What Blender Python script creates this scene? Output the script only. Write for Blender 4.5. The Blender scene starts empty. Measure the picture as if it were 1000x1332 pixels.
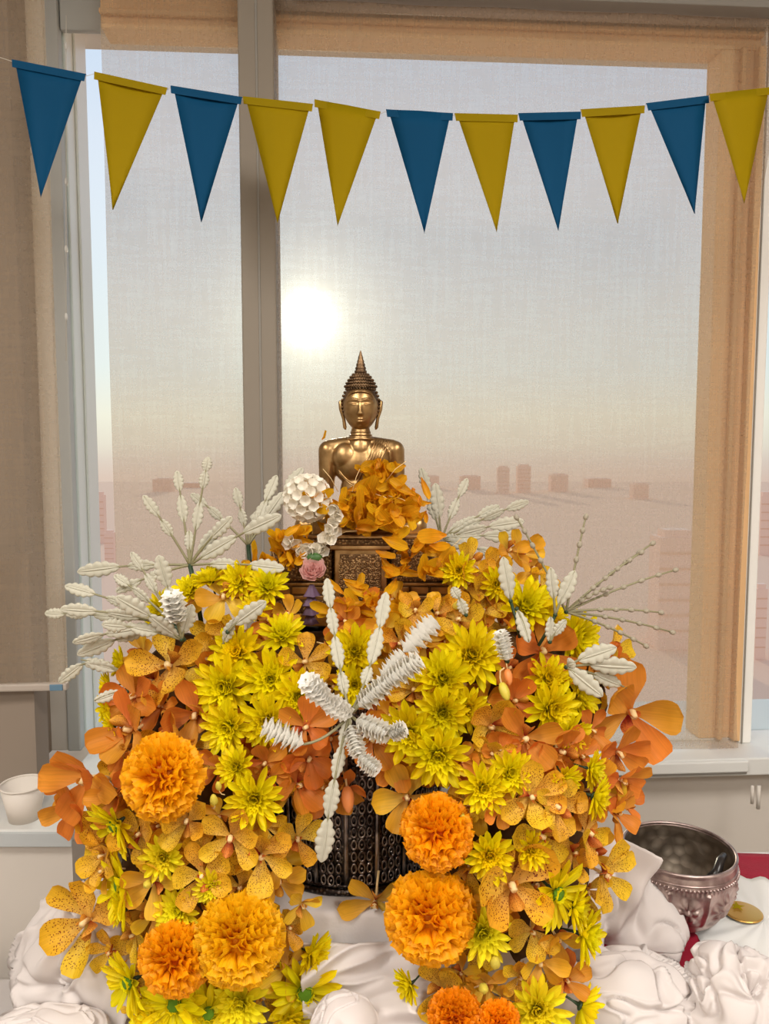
import bpy, bmesh, math, random
from mathutils import Vector, Matrix, noise
from mathutils.bvhtree import BVHTree
R = math.radians
S = bpy.context.scene
COL = S.collection
rnd = random.Random(7)

# ------------------------------------------------------------------ camera
F = 1000.0; W, H = 1000, 1332; PITCH = R(4.7); CZ = 1.23
cam_d = bpy.data.cameras.new('camera'); cam = bpy.data.objects.new('camera', cam_d); COL.objects.link(cam)
cam.location = (0, 0, CZ); cam.rotation_euler = (R(90) - PITCH, 0, 0)
cam_d.sensor_fit = 'VERTICAL'; cam_d.sensor_height = 24; cam_d.lens = 24 * F / H; cam_d.clip_start = .01; cam_d.clip_end = 20000
S.camera = cam
cp, sp = math.cos(PITCH), math.sin(PITCH)
def ray(px, py):
    a = (px - W/2)/F; b = (H/2 - py)/F
    return Vector((a, cp + b*sp, -sp + b*cp))
def at(px, py, Y):
    d = ray(px, py); return Vector((0, 0, CZ)) + d*(Y/d.y)
def proj(p):
    q = Vector(p) - Vector((0, 0, CZ)); z = q.y*cp - q.z*sp; u = q.y*sp + q.z*cp
    return (W/2 + F*q.x/z, H/2 - F*u/z)

S.view_settings.view_transform = 'Standard'; S.view_settings.look = 'None'
S.view_settings.gamma = 1; S.view_settings.use_curve_mapping = False; S.view_settings.exposure = 0.0
S.cycles.max_bounces = 8; S.cycles.transparent_max_bounces = 12; S.cycles.diffuse_bounces = 4
S.cycles.caustics_reflective = False; S.cycles.caustics_refractive = False
S.cycles.sample_clamp_indirect = 6
try: S.cycles.use_denoising = True
except Exception: pass

def lin(c):
    return tuple(((v/255)/12.92 if v/255 <= .04045 else (((v/255)+.055)/1.055)**2.4) for v in c)
def c4(c): return (*lin(c), 1)

# ------------------------------------------------------------------ world: hazy sunset sky with the sun's aureole
SUN = ray(400, 415).normalized()
w = bpy.data.worlds.new('world'); S.world = w; w.use_nodes = True
N = w.node_tree.nodes; L = w.node_tree.links; N.clear()
out = N.new('ShaderNodeOutputWorld'); bg = N.new('ShaderNodeBackground'); L.new(bg.outputs[0], out.inputs[0])
tc = N.new('ShaderNodeTexCoord'); nrm = N.new('ShaderNodeVectorMath'); nrm.operation = 'NORMALIZE'; L.new(tc.outputs['Generated'], nrm.inputs[0])
sx = N.new('ShaderNodeSeparateXYZ'); L.new(nrm.outputs[0], sx.inputs[0])
mr = N.new('ShaderNodeMapRange'); mr.inputs[1].default_value = -.5; mr.inputs[2].default_value = .5; L.new(sx.outputs[2], mr.inputs[0])
cr = N.new('ShaderNodeValToRGB'); L.new(mr.outputs[0], cr.inputs[0]); e = cr.color_ramp.elements
stops = [(0, (.62, .48, .42)), (.40, (.76, .53, .42)), (.465, (.78, .56, .46)), (.485, (.80, .63, .53)), (.505, (.88, .76, .62)), (.54, (.96, .88, .72)), (.60, (.86, .88, .84)),
         (.72, (.80, .84, .90)), (.85, (.76, .80, .92)), (1, (.60, .72, .92))]
while len(e) < len(stops): e.new(.5)
for i, (p, c) in enumerate(stops): e[i].position = p; e[i].color = (*c, 1)
dt = N.new('ShaderNodeVectorMath'); dt.operation = 'DOT_PRODUCT'; L.new(nrm.outputs[0], dt.inputs[0]); dt.inputs[1].default_value = SUN
mx = N.new('ShaderNodeMath'); mx.operation = 'MAXIMUM'; mx.inputs[1].default_value = 0; L.new(dt.outputs['Value'], mx.inputs[0])
prev = None
for pw, st, colr in ((14, .16, (1, .86, .62)), (300, .95, (1, .88, .62)), (2600, 3.0, (1, .93, .72)), (9000, 30, (1, .95, .82))):
    p_ = N.new('ShaderNodeMath'); p_.operation = 'POWER'; p_.inputs[1].default_value = pw; L.new(mx.outputs[0], p_.inputs[0])
    v_ = N.new('ShaderNodeVectorMath'); v_.operation = 'SCALE'; v_.inputs[0].default_value = tuple(st*k for k in colr); L.new(p_.outputs[0], v_.inputs['Scale'])
    a_ = N.new('ShaderNodeVectorMath'); a_.operation = 'ADD'; L.new(v_.outputs[0], a_.inputs[0]); L.new((prev or cr).outputs[0], a_.inputs[1]); prev = a_
L.new(prev.outputs[0], bg.inputs[0]); bg.inputs[1].default_value = 1.0

# sun lamp, same direction as the aureole
sd = bpy.data.lights.new('sun', 'SUN'); sd.energy = 2.0; sd.angle = R(1.2); sd.color = (1, .82, .58)
so = bpy.data.objects.new('sun', sd); COL.objects.link(so); so.rotation_euler = SUN.to_track_quat('Z', 'Y').to_euler()

# ceiling panel lamps of the room (visible fixtures are built with the ceiling)
LAMPS = [(-.9, -.25, 2.36), (.9, -.25, 2.36), (-.9, -1.6, 2.36), (.9, -1.6, 2.36)]
for lx, ly, lz in LAMPS:
    ld = bpy.data.lights.new('ceiling_lamp', 'AREA'); ld.shape = 'RECTANGLE'; ld.size = .58; ld.size_y = .58
    ld.energy = 25; ld.color = (1, .95, .89)
    lo = bpy.data.objects.new('ceiling_lamp', ld); COL.objects.link(lo); lo.location = (lx, ly, lz - .012)

# ------------------------------------------------------------------ materials
MATS = {}
def nodes(name):
    m = bpy.data.materials.new(name); m.use_nodes = True; nt = m.node_tree
    for n in list(nt.nodes):
        if n.type not in ('OUTPUT_MATERIAL', 'BSDF_PRINCIPLED'): nt.nodes.remove(n)
    MATS[name] = m
    return m, nt, nt.nodes['Principled BSDF'], nt.nodes['Material Output']
def plain(name, col, rough=.6, metal=0, noise_s=None, amt=.08, bump=0, bump_s=60, spec=.4):
    m, nt, b, o = nodes(name); b.inputs['Roughness'].default_value = rough; b.inputs['Metallic'].default_value = metal
    b.inputs['Specular IOR Level'].default_value = spec
    c = c4(col)
    if noise_s:
        t = nt.nodes.new('ShaderNodeTexCoord'); n = nt.nodes.new('ShaderNodeTexNoise'); n.inputs['Scale'].default_value = noise_s; nt.links.new(t.outputs['Object'], n.inputs['Vector'])
        r = nt.nodes.new('ShaderNodeValToRGB'); nt.links.new(n.outputs[0], r.inputs[0])
        r.color_ramp.elements[0].position = .3; r.color_ramp.elements[1].position = .7
        r.color_ramp.elements[0].color = (*[max(0, k*(1-amt)) for k in c[:3]], 1); r.color_ramp.elements[1].color = (*[min(1, k*(1+amt)) for k in c[:3]], 1)
        nt.links.new(r.outputs[0], b.inputs['Base Color'])
    else: b.inputs['Base Color'].default_value = c
    if bump:
        t = nt.nodes.new('ShaderNodeTexCoord'); n = nt.nodes.new('ShaderNodeTexNoise'); n.inputs['Scale'].default_value = bump_s; n.inputs['Detail'].default_value = 6; nt.links.new(t.outputs['Object'], n.inputs['Vector'])
        u = nt.nodes.new('ShaderNodeBump'); u.inputs['Strength'].default_value = bump; u.inputs['Distance'].default_value = .002
        nt.links.new(n.outputs[0], u.inputs['Height']); nt.links.new(u.outputs[0], b.inputs['Normal'])
    return m
def petal_mat(name, base, tip, trans=.4, spots=None, spot_scale=26, hue_var=.12, rough=.5, edge=None, streak=.25):
    """thin petal: diffuse + translucent, colour from base (uv.y=0) to tip, optional speckles, small per-object variation"""
    m, nt, b, o = nodes(name); n_ = nt.nodes.new; l_ = nt.links.new
    uv = n_('ShaderNodeTexCoord'); s = n_('ShaderNodeSeparateXYZ'); l_(uv.outputs['UV'], s.inputs[0])
    r = n_('ShaderNodeValToRGB'); l_(s.outputs[1], r.inputs[0]); r.color_ramp.elements[0].color = c4(base); r.color_ramp.elements[1].color = c4(tip)
    r.color_ramp.elements[0].position = .05; r.color_ramp.elements[1].position = .7
    if edge: x = r.color_ramp.elements.new(1.0); x.color = c4(edge)
    col = r.outputs[0]
    oi = n_('ShaderNodeObjectInfo')
    if streak:
        mp = n_('ShaderNodeMapping'); mp.inputs['Scale'].default_value = (22, 1.5, 1); l_(uv.outputs['UV'], mp.inputs[0])
        ns = n_('ShaderNodeTexNoise'); ns.inputs['Scale'].default_value = 1.0; ns.noise_dimensions = '4D'; l_(mp.outputs[0], ns.inputs['Vector']); l_(oi.outputs['Random'], ns.inputs['W'])
        mm = n_('ShaderNodeMapRange'); mm.inputs[1].default_value = .3; mm.inputs[2].default_value = .7; mm.inputs[3].default_value = 1-streak; mm.inputs[4].default_value = 1.05; l_(ns.outputs[0], mm.inputs[0])
        vs = n_('ShaderNodeVectorMath'); vs.operation = 'SCALE'; l_(col, vs.inputs[0]); l_(mm.outputs[0], vs.inputs['Scale']); col = vs.outputs[0]
    if spots:
        mp2 = n_('ShaderNodeMapping'); mp2.inputs['Scale'].default_value = (.62, 1, 1); l_(uv.outputs['UV'], mp2.inputs[0])
        ad = n_('ShaderNodeVectorMath'); ad.operation = 'ADD'; l_(mp2.outputs[0], ad.inputs[0]); l_(oi.outputs['Random'], ad.inputs[1])
        vo = n_('ShaderNodeTexVoronoi'); vo.inputs['Scale'].default_value = spot_scale; l_(ad.outputs[0], vo.inputs['Vector'])
        cut = n_('ShaderNodeMapRange'); cut.inputs[1].default_value = .27; cut.inputs[2].default_value = .33; cut.inputs[3].default_value = 1; cut.inputs[4].default_value = 0; l_(vo.outputs['Distance'], cut.inputs[0])
        # speckled zone: middle of the petal
        zr = n_('ShaderNodeValToRGB'); l_(s.outputs[1], zr.inputs[0]); zr.color_ramp.elements[0].position = .1; zr.color_ramp.elements[0].color = (0, 0, 0, 1)
        zr.color_ramp.elements[1].position = .25; zr.color_ramp.elements[1].color = (1, 1, 1, 1)
        z2 = zr.color_ramp.elements.new(.78); z2.color = (1, 1, 1, 1); z3 = zr.color_ramp.elements.new(.88); z3.color = (0, 0, 0, 1)
        pr = n_('ShaderNodeMath'); pr.operation = 'MULTIPLY'; l_(cut.outputs[0], pr.inputs[0]); l_(zr.outputs[0], pr.inputs[1])
        mxs = n_('ShaderNodeMix'); mxs.data_type = 'RGBA'; l_(pr.outputs[0], mxs.inputs[0]); l_(col, mxs.inputs[6]); mxs.inputs[7].default_value = c4(spots); col = mxs.outputs[2]
    hs = n_('ShaderNodeHueSaturation'); l_(col, hs.inputs['Color'])
    h1 = n_('ShaderNodeMapRange'); h1.inputs[3].default_value = .5-hue_var*.1; h1.inputs[4].default_value = .5+hue_var*.1; l_(oi.outputs['Random'], h1.inputs[0]); l_(h1.outputs[0], hs.inputs['Hue'])
    fr = n_('ShaderNodeMath'); fr.operation = 'FRACT'; mu = n_('ShaderNodeMath'); mu.operation = 'MULTIPLY'; mu.inputs[1].default_value = 17.31; l_(oi.outputs['Random'], mu.inputs[0]); l_(mu.outputs[0], fr.inputs[0])
    h2 = n_('ShaderNodeMapRange'); h2.inputs[3].default_value = .86; h2.inputs[4].default_value = 1.06; l_(fr.outputs[0], h2.inputs[0]); l_(h2.outputs[0], hs.inputs['Value'])
    col = hs.outputs[0]
    l_(col, b.inputs['Base Color']); b.inputs['Roughness'].default_value = rough; b.inputs['Specular IOR Level'].default_value = .25
    tr = n_('ShaderNodeBsdfTranslucent'); l_(col, tr.inputs[0])
    ms = n_('ShaderNodeMixShader'); ms.inputs[0].default_value = trans; l_(b.outputs[0], ms.inputs[1]); l_(tr.outputs[0], ms.inputs[2]); l_(ms.outputs[0], o.inputs[0])
    return m
def fabric_blind(name):
    m, nt, b, o = nodes(name); n_ = nt.nodes.new; l_ = nt.links.new
    uv = n_('ShaderNodeTexCoord'); mp = n_('ShaderNodeMapping'); mp.inputs['Scale'].default_value = (14, 14, 120); l_(uv.outputs['Object'], mp.inputs[0])
    ns = n_('ShaderNodeTexNoise'); ns.inputs['Scale'].default_value = 1; ns.inputs['Detail'].default_value = 4; l_(mp.outputs[0], ns.inputs['Vector'])
    mp2 = n_('ShaderNodeMapping'); mp2.inputs['Scale'].default_value = (140, 60, 9); l_(uv.outputs['Object'], mp2.inputs[0])
    ns2 = n_('ShaderNodeTexNoise'); ns2.inputs['Scale'].default_value = 1; ns2.inputs['Detail'].default_value = 3; l_(mp2.outputs[0], ns2.inputs['Vector'])
    av = n_('ShaderNodeMath'); av.operation = 'ADD'; l_(ns.outputs[0], av.inputs[0]); l_(ns2.outputs[0], av.inputs[1])
    mr_ = n_('ShaderNodeMapRange'); mr_.inputs[1].default_value = .7; mr_.inputs[2].default_value = 1.3; mr_.inputs[3].default_value = .47; mr_.inputs[4].default_value = .56; l_(av.outputs[0], mr_.inputs[0])
    d = n_('ShaderNodeBsdfDiffuse'); d.inputs[0].default_value = c4((170, 152, 130)); t = n_('ShaderNodeBsdfTranslucent'); t.inputs[0].default_value = c4((196, 176, 152))
    m1 = n_('ShaderNodeMixShader'); m1.inputs[0].default_value = .35; l_(d.outputs[0], m1.inputs[1]); l_(t.outputs[0], m1.inputs[2])
    tp = n_('ShaderNodeBsdfTransparent'); m2 = n_('ShaderNodeMixShader'); l_(mr_.outputs[0], m2.inputs[0]); l_(m1.outputs[0], m2.inputs[1]); l_(tp.outputs[0], m2.inputs[2])
    l_(m2.outputs[0], o.inputs[0]); return m
def thin_mat(name, col, trans=.35, rough=.7):
    m, nt, b, o = nodes(name); b.inputs['Base Color'].default_value = c4(col); b.inputs['Roughness'].default_value = rough; b.inputs['Specular IOR Level'].default_value = .2
    t = nt.nodes.new('ShaderNodeBsdfTranslucent'); t.inputs[0].default_value = c4(col); ms = nt.nodes.new('ShaderNodeMixShader'); ms.inputs[0].default_value = trans
    nt.links.new(b.outputs[0], ms.inputs[1]); nt.links.new(t.outputs[0], ms.inputs[2]); nt.links.new(ms.outputs[0], o.inputs[0]); return m
def metal_mat(name, col, dark, rough=.28, scale=900, bump=.4, vor=True, dist=.0006, metal=1.0):
    m, nt, b, o = nodes(name); n_ = nt.nodes.new; l_ = nt.links.new
    b.inputs['Metallic'].default_value = metal; b.inputs['Roughness'].default_value = rough
    t = n_('ShaderNodeTexCoord'); n = n_('ShaderNodeTexNoise'); n.inputs['Scale'].default_value = 60; n.inputs['Detail'].default_value = 5; l_(t.outputs['Object'], n.inputs['Vector'])
    r = n_('ShaderNodeValToRGB'); r.color_ramp.elements[0].position = .35; r.color_ramp.elements[1].position = .65; r.color_ramp.elements[0].color = c4(dark); r.color_ramp.elements[1].color = c4(col)
    if bump and vor:
        v = n_('ShaderNodeTexVoronoi'); v.inputs['Scale'].default_value = scale; l_(t.outputs['Object'], v.inputs['Vector'])
        u = n_('ShaderNodeBump'); u.inputs['Strength'].default_value = bump; u.inputs['Distance'].default_value = dist; l_(v.outputs['Distance'], u.inputs['Height']); l_(u.outputs[0], b.inputs['Normal'])
        l_(v.outputs['Distance'], r.inputs[0]); r.color_ramp.elements[0].position = .1; r.color_ramp.elements[1].position = .5
        r.color_ramp.elements[0].color = c4(col); r.color_ramp.elements[1].color = c4(dark)
    else: l_(n.outputs[0], r.inputs[0])
    l_(r.outputs[0], b.inputs['Base Color']); return m

M_wall = plain('painted wall', (214, 206, 196), .8, noise_s=3, amt=.03)
M_ledge = plain('ledge laminate', (222, 222, 218), .45)
M_ledgefront = plain('ledge front', (186, 190, 190), .5)
M_ceil = plain('ceiling paint', (225, 222, 215), .9)
M_floor = plain('floor vinyl', (140, 128, 116), .5, noise_s=6, amt=.1)
M_grey = plain('grey frame', (150, 146, 138), .5)
M_jamb = plain('pale grey jamb', (186, 188, 184), .5)
M_mull = plain('mullion paint', (146, 136, 122), .55)
M_fr = plain('pale frame', (214, 208, 198), .5)
M_beige = plain('beige window frame', (236, 192, 140), .6, noise_s=5, amt=.04)
M_alu = plain('pale aluminium', (248, 246, 240), .35, metal=0)
M_col = plain('column paint', (140, 126, 112), .7)
M_bar = plain('blind bottom bar', (176, 164, 152), .5)
M_blueclip = plain('blue clip', (96, 128, 150), .5)
M_blind = fabric_blind('sheer blind fabric')
M_cloth = thin_mat('white cloth', (230, 222, 218), .24, .8)
M_cloth2 = plain('white table cloth', (206, 200, 197), .85, noise_s=20, amt=.03, bump=.15, bump_s=300)
M_red = plain('crimson cloth', (150, 16, 44), .8, noise_s=30, amt=.15, bump=.3, bump_s=500)
M_cup = thin_mat('white cup', (244, 236, 226), .25, .4)
M_gold = plain('gold disc', (214, 170, 92), .35, metal=.8)
M_paper = thin_mat('doily paper', (240, 238, 234), .2, .7)
M_blue = thin_mat('blue paper', (6, 84, 128), .30)
M_yel = thin_mat('yellow paper', (190, 164, 0), .46)
M_string = plain('white string', (220, 216, 205), .7)
M_brass = metal_mat('polished brass', (190, 156, 108), (150, 118, 76), .36, bump=0, vor=False)
M_brassd = metal_mat('dark brass hair', (140, 112, 82), (88, 68, 50), .48, bump=0, vor=False)
M_brassr = metal_mat('ornamented brass', (200, 164, 114), (110, 84, 58), .58, scale=420, bump=.7, dist=.001)
M_brassf = metal_mat('brass moulding', (188, 152, 104), (140, 108, 70), .38, bump=0, vor=False)
M_pot = metal_mat('blackened silver', (120, 112, 106), (50, 44, 42), .34, bump=.5, scale=300, dist=.0008)
M_potl = metal_mat('worn silver relief', (176, 166, 158), (84, 76, 72), .28, bump=0, vor=False)
M_bowl = metal_mat('silver bowl', (206, 188, 182), (150, 130, 126), .42, bump=0, vor=False)
M_bowlin = metal_mat('silver bowl inside', (176, 164, 148), (130, 118, 104), .55, scale=70, bump=.5, dist=.002)
M_dark = plain('dark wet spoon', (40, 36, 34), .3)
M_green = plain('stem green', (58, 92, 40), .5)
M_darkgreen = plain('dark stem green', (38, 58, 34), .5)
M_eye = plain('chrysanthemum eye', (96, 140, 20), .8, bump=.6, bump_s=900)
M_core = plain('brown floral foam and leaves', (74, 50, 20), .9, noise_s=60, amt=.5)  # mottled dark brown, fills the gaps behind the flowers
M_chr = petal_mat('chrysanthemum petal', (236, 222, 8), (255, 236, 16), .42, hue_var=.12, streak=.16)
M_chr2 = petal_mat('pale chrysanthemum petal', (230, 220, 20), (255, 240, 40), .42, hue_var=.1, streak=.14)
M_mar = petal_mat('marigold petal', (250, 150, 0), (255, 188, 6), .32, hue_var=.1, streak=.2)
M_mar2 = petal_mat('deep marigold petal', (244, 128, 0), (254, 160, 2), .32, hue_var=.1, streak=.2)
M_orc = petal_mat('spotted orchid petal', (232, 184, 84), (242, 190, 44), .36, spots=(128, 40, 14), hue_var=.15, streak=.14)
M_orcp = petal_mat('amber orchid petal', (238, 190, 84), (244, 190, 48), .38, hue_var=.15, streak=.14)
M_oro = petal_mat('orange orchid petal', (232, 150, 70), (230, 146, 50), .38, hue_var=.16, streak=.12)
M_lip = petal_mat('orchid lip', (156, 40, 24), (228, 150, 60), .3, spots=(130, 30, 14), hue_var=.2)
M_ped = plain('orchid pedicel', (226, 196, 140), .5)
M_bud = plain('green yellow bud', (206, 188, 70), .45, noise_s=80, amt=.15)
M_budo = plain('orange bud', (222, 136, 74), .45, noise_s=80, amt=.12)
M_white = thin_mat('backlight-dimmed white floret', (212, 208, 190), .30, .5)  # greyer floret copy: the dimness of backlight is put into the colour
M_white2 = thin_mat('front-light white floret', (252, 250, 244), .38, .5)  # whiter floret copy: front light is put into the colour
M_stalk = plain('backlight-darkened stalk', (136, 130, 98), .5)  # colour darkened to stand in for backlit shade
M_bead = thin_mat('backlight-darkened ivory bead bud', (178, 168, 148), .25, .5)  # ivory toned down, backlit shade put into the base colour
M_jas = thin_mat('jasmine white', (246, 240, 226), .3, .6)
M_pink = petal_mat('pink rose petal', (236, 176, 170), (244, 196, 190), .4, hue_var=.05, streak=.05)
M_purple = thin_mat('purple crown flower', (104, 82, 104), .2, .5)
M_city = plain('haze-tinted concrete', (250, 210, 188), .9)  # aerial haze painted as a pale pinkish base colour
M_land = plain('haze-tinted land', (238, 190, 160), .95)  # haze put into the base colour to blend with the horizon
M_lamp, nt_, b_, o_ = nodes('lamp diffuser'); b_.inputs['Emission Color'].default_value = (1, .93, .85, 1); b_.inputs['Emission Strength'].default_value = 3

# ------------------------------------------------------------------ helpers
def link_mesh(name, me, mat=None, parent=None, loc=None, mtx=None):
    o = bpy.data.objects.new(name, me); COL.objects.link(o)
    if mat is not None and not me.materials: me.materials.append(mat)
    if parent: o.parent = parent
    if mtx is not None: o.matrix_local = mtx
    elif loc is not None: o.location = loc
    return o
def mesh(name, verts, faces, uvs=None, smooth=True):
    me = bpy.data.meshes.new(name); me.from_pydata([tuple(v) for v in verts], [], faces)
    if uvs:
        l = me.uv_layers.new(name='UVMap')
        for lp in me.loops: l.data[lp.index].uv = uvs[lp.vertex_index]
    if smooth: me.polygons.foreach_set('use_smooth', [True]*len(me.polygons))
    me.update(); return me
def tag(o, label=None, cat=None, group=None, kind=None):
    if label: o['label'] = label
    if cat: o['category'] = cat
    if group: o['group'] = group
    if kind: o['kind'] = kind
    return o
def empty(name, loc=(0, 0, 0), mtx=None):
    o = bpy.data.objects.new(name, None); COL.objects.link(o); o.empty_display_size = .01
    if mtx is not None: o.matrix_world = mtx
    else: o.location = loc
    return o
class MB:
    def __init__(s): s.v = []; s.f = []; s.u = []
    def add(s, v, f, u=None):
        k = len(s.v); s.v += [Vector(p) for p in v]; s.f += [tuple(i+k for i in q) for q in f]; s.u += (u or [(0, 0)]*len(v))
    def box(s, lo, hi, bev=0):
        x0, y0, z0 = lo; x1, y1, z1 = hi
        s.add([(x0,y0,z0),(x1,y0,z0),(x1,y1,z0),(x0,y1,z0),(x0,y0,z1),(x1,y0,z1),(x1,y1,z1),(x0,y1,z1)],
              [(0,3,2,1),(4,5,6,7),(0,1,5,4),(1,2,6,5),(2,3,7,6),(3,0,4,7)])
    def tube(s, pts, rad, n=8, cap=True):
        pts = [Vector(p) for p in pts]; m = len(pts); rads = rad if isinstance(rad, (list, tuple)) else [rad]*m
        vs = []; up = Vector((.3, .2, 1)).normalized(); u = None
        for i, p in enumerate(pts):
            t = (pts[min(i+1, m-1)] - pts[max(i-1, 0)]).normalized()
            if u is None:
                u = t.cross(up)
                if u.length < .1: u = t.cross(Vector((1, 0, 0)))
            u = (u - t*u.dot(t)).normalized(); v = t.cross(u)
            for k in range(n):
                a = 2*math.pi*k/n; vs.append(p + (u*math.cos(a) + v*math.sin(a))*rads[i])
        fs = [(i*n+k, i*n+(k+1) % n, (i+1)*n+(k+1) % n, (i+1)*n+k) for i in range(m-1) for k in range(n)]
        if cap: fs += [tuple(reversed(range(n))), tuple((m-1)*n+k for k in range(n))]
        s.add(vs, fs)
    def lathe(s, prof, n=32, c=(0, 0, 0), fn=None):
        c = Vector(c); vs = []
        for r, z in prof:
            for k in range(n):
                a = 2*math.pi*k/n; rr = r if fn is None else fn(r, z, a)
                vs.append(c + Vector((rr*math.cos(a), rr*math.sin(a), z)))
        fs = [(i*n+k, i*n+(k+1) % n, (i+1)*n+(k+1) % n, (i+1)*n+k) for i in range(len(prof)-1) for k in range(n)]
        s.add(vs, fs)
    def ball(s, c, r, n=8, m=6, sc=(1, 1, 1), rot=None):
        c = Vector(c); vs = []; fs = []
        for i in range(m+1):
            t = math.pi*i/m
            for k in range(n):
                a = 2*math.pi*k/n; p = Vector((math.sin(t)*math.cos(a)*r*sc[0], math.sin(t)*math.sin(a)*r*sc[1], math.cos(t)*r*sc[2]))
                if rot is not None: p = rot @ p
                vs.append(c+p)
        for i in range(m):
            for k in range(n): fs.append((i*n+k, (i+1)*n+k, (i+1)*n+(k+1) % n, i*n+(k+1) % n))
        s.add(vs, fs)
    def torus(s, c, R1, r, n=14, m=6, rot=None, sc=(1, 1, 1)):
        c = Vector(c); vs = []
        for i in range(n):
            a = 2*math.pi*i/n
            for k in range(m):
                b = 2*math.pi*k/m; p = Vector(((R1+r*math.cos(b))*math.cos(a)*sc[0], (R1+r*math.cos(b))*math.sin(a)*sc[1], r*math.sin(b)*sc[2]))
                if rot is not None: p = rot @ p
                vs.append(c+p)
        s.add(vs, [(i*m+k, ((i+1) % n)*m+k, ((i+1) % n)*m+(k+1) % m, i*m+(k+1) % m) for i in range(n) for k in range(m)])
    def me(s, name, smooth=True): return mesh(name, s.v, s.f, s.u, smooth)
    def build(s, name, mat, parent=None, smooth=True, bevel=0, loc=None):
        o = link_mesh(name, s.me(name, smooth), mat, parent, loc)
        if bevel:
            b = o.modifiers.new('bevel', 'BEVEL'); b.width = bevel; b.segments = 2; b.limit_method = 'ANGLE'
        return o
def boxobj(name, lo, hi, mat, parent=None, bevel=0, loc=None):
    m = MB(); m.box(lo, hi); return m.build(name, mat, parent, smooth=False, bevel=bevel, loc=loc)
def struct(o): o['kind'] = 'structure'; return o

# ------------------------------------------------------------------ the window wall (turned 3.7 degrees)
YW = 1.45; TA = math.tan(R(3.7)); WX = Vector((math.cos(R(3.7)), math.sin(R(3.7)), 0)); WN = Vector((-math.sin(R(3.7)), math.cos(R(3.7)), 0))
W0 = Vector((0, YW, 0))
def wat(px, py, off=0):
    """pixel -> (u, z) on the window wall plane, 'off' behind it"""
    d = ray(px, py); o = Vector((0, 0, CZ)); p0 = W0 + WN*off; t = (p0-o).dot(WN)/d.dot(WN); p = o + d*t
    return (p-W0).dot(WX), p.z
MW = Matrix(((WX.x, WN.x, 0, W0.x), (WX.y, WN.y, 0, W0.y), (0, 0, 1, 0), (0, 0, 0, 1)))
def wbox(name, u0, u1, v0, v1, z0, z1, mat, parent=None, bevel=.002):
    o = boxobj(name, (u0, v0, z0), (u1, v1, z1), mat, parent, bevel)
    if not parent: o.matrix_world = MW
    return o
ux = lambda px, py, off=0: wat(px, py, off)[0]
zy = lambda px, py, off=0: wat(px, py, off)[1]
SILL = .63
fr0 = .05  # frame depth behind blind
u_gapL = ux(121, 300, .10); u_m0 = ux(314, 300, -.02); u_m1 = ux(359, 300, -.02); u_fr0 = ux(927, 400, fr0); u_fr1 = ux(972, 700, fr0)
z_top = zy(600, 52, fr0); z_bot = zy(860, 962, fr0)
# outer structure: wall parts around the window
struct(wbox('wall_back', -3.2, ux(-40, 500, .1), .02, .30, 0, 2.4, M_wall, bevel=0))
struct(wbox('wall_back_low', ux(-40, 500, .1), 2.6, .02, .30, 0, SILL-.035, M_wall, bevel=0))
struct(wbox('wall_header', ux(-40, 500, .1), 2.6, .02, .30, zy(600, -30, 0), 2.4, M_wall, bevel=0))
win = struct(empty('window_1', mtx=MW))
z_head = zy(600, -60, fr0); uf0_ = ux(93, 400, .1)
def bar(name, u0, u1, v0, v1, z0, z1, mat): return boxobj(name, (u0, v0, z0), (u1, v1, z1), mat, win, .003)
bar('top_left_frame', uf0_, ux(131, 40, fr0), .085, .10, z_top+.012, z_head, M_jamb)
bar('top_frame', ux(131, 40, fr0), u_fr1+.02, fr0, fr0+.06, z_top, z_head, M_beige)
bar('top_frame_lip', ux(131, 40, fr0), u_fr1, fr0-.012, fr0, z_top+.02, z_top+.03, M_beige)
bar('bottom_frame', u_gapL+.04, u_fr1+.02, fr0, fr0+.06, SILL, z_bot, M_ledge)
bar('right_frame', u_fr0, u_fr1+.015, fr0, fr0+.06, z_bot, z_top, M_beige)
bar('right_frame_lip', u_fr0+.035, u_fr0+.045, fr0-.014, fr0, z_bot, z_top, M_beige)
bar('right_frame_lip', u_fr0+.065, u_fr0+.08, fr0-.02, fr0, z_bot, z_top, M_beige)
bar('mullion', u_m0, u_m1, -.035, .09, SILL, z_head, M_mull)
bar('mullion_groove', u_m0+.030, u_m0+.034, -.037, -.034, SILL, z_head, M_grey)
uf_ = ux(95, 400, .105)
bar('left_frame', uf_-.05, uf_, .105, .235, SILL, z_head, M_alu)
bar('left_frame_rib', uf_, uf_+.005, .15, .165, SILL, z_head, M_alu)
bar('left_jamb', ux(74, 400, .10), ux(92, 400, .10), .075, .10, SILL, z_head, M_jamb)
bar('left_outer_frame', ux(28, 400, .08), ux(76, 400, .08), .08, .12, SILL, z_head, M_fr)
bar('cream_jamb', ux(968, 700, .04), ux(984, 700, .04), .03, .10, SILL, z_head, M_alu)
bar('jamb_gasket', ux(973, 700, .03), ux(975, 700, .03), .026, .03, SILL, z_head, M_grey)
gl = boxobj('window_pane', (uf_-.05, .10, SILL), (u_fr1+.6, .104, z_head), None, win)
mg, ntg, bgs, og = nodes('window glass'); tpg = ntg.nodes.new('ShaderNodeBsdfTransparent'); tpg.inputs[0].default_value = (.93, .97, .98, 1)
gg = ntg.nodes.new('ShaderNodeBsdfGlossy'); gg.inputs['Roughness'].default_value = .35; mm_ = ntg.nodes.new('ShaderNodeMixShader'); mm_.inputs[0].default_value = .004
ntg.links.new(tpg.outputs[0], mm_.inputs[1]); ntg.links.new(gg.outputs[0], mm_.inputs[2]); ntg.links.new(mm_.outputs[0], og.inputs[0]); gl.data.materials.append(mg)
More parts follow.
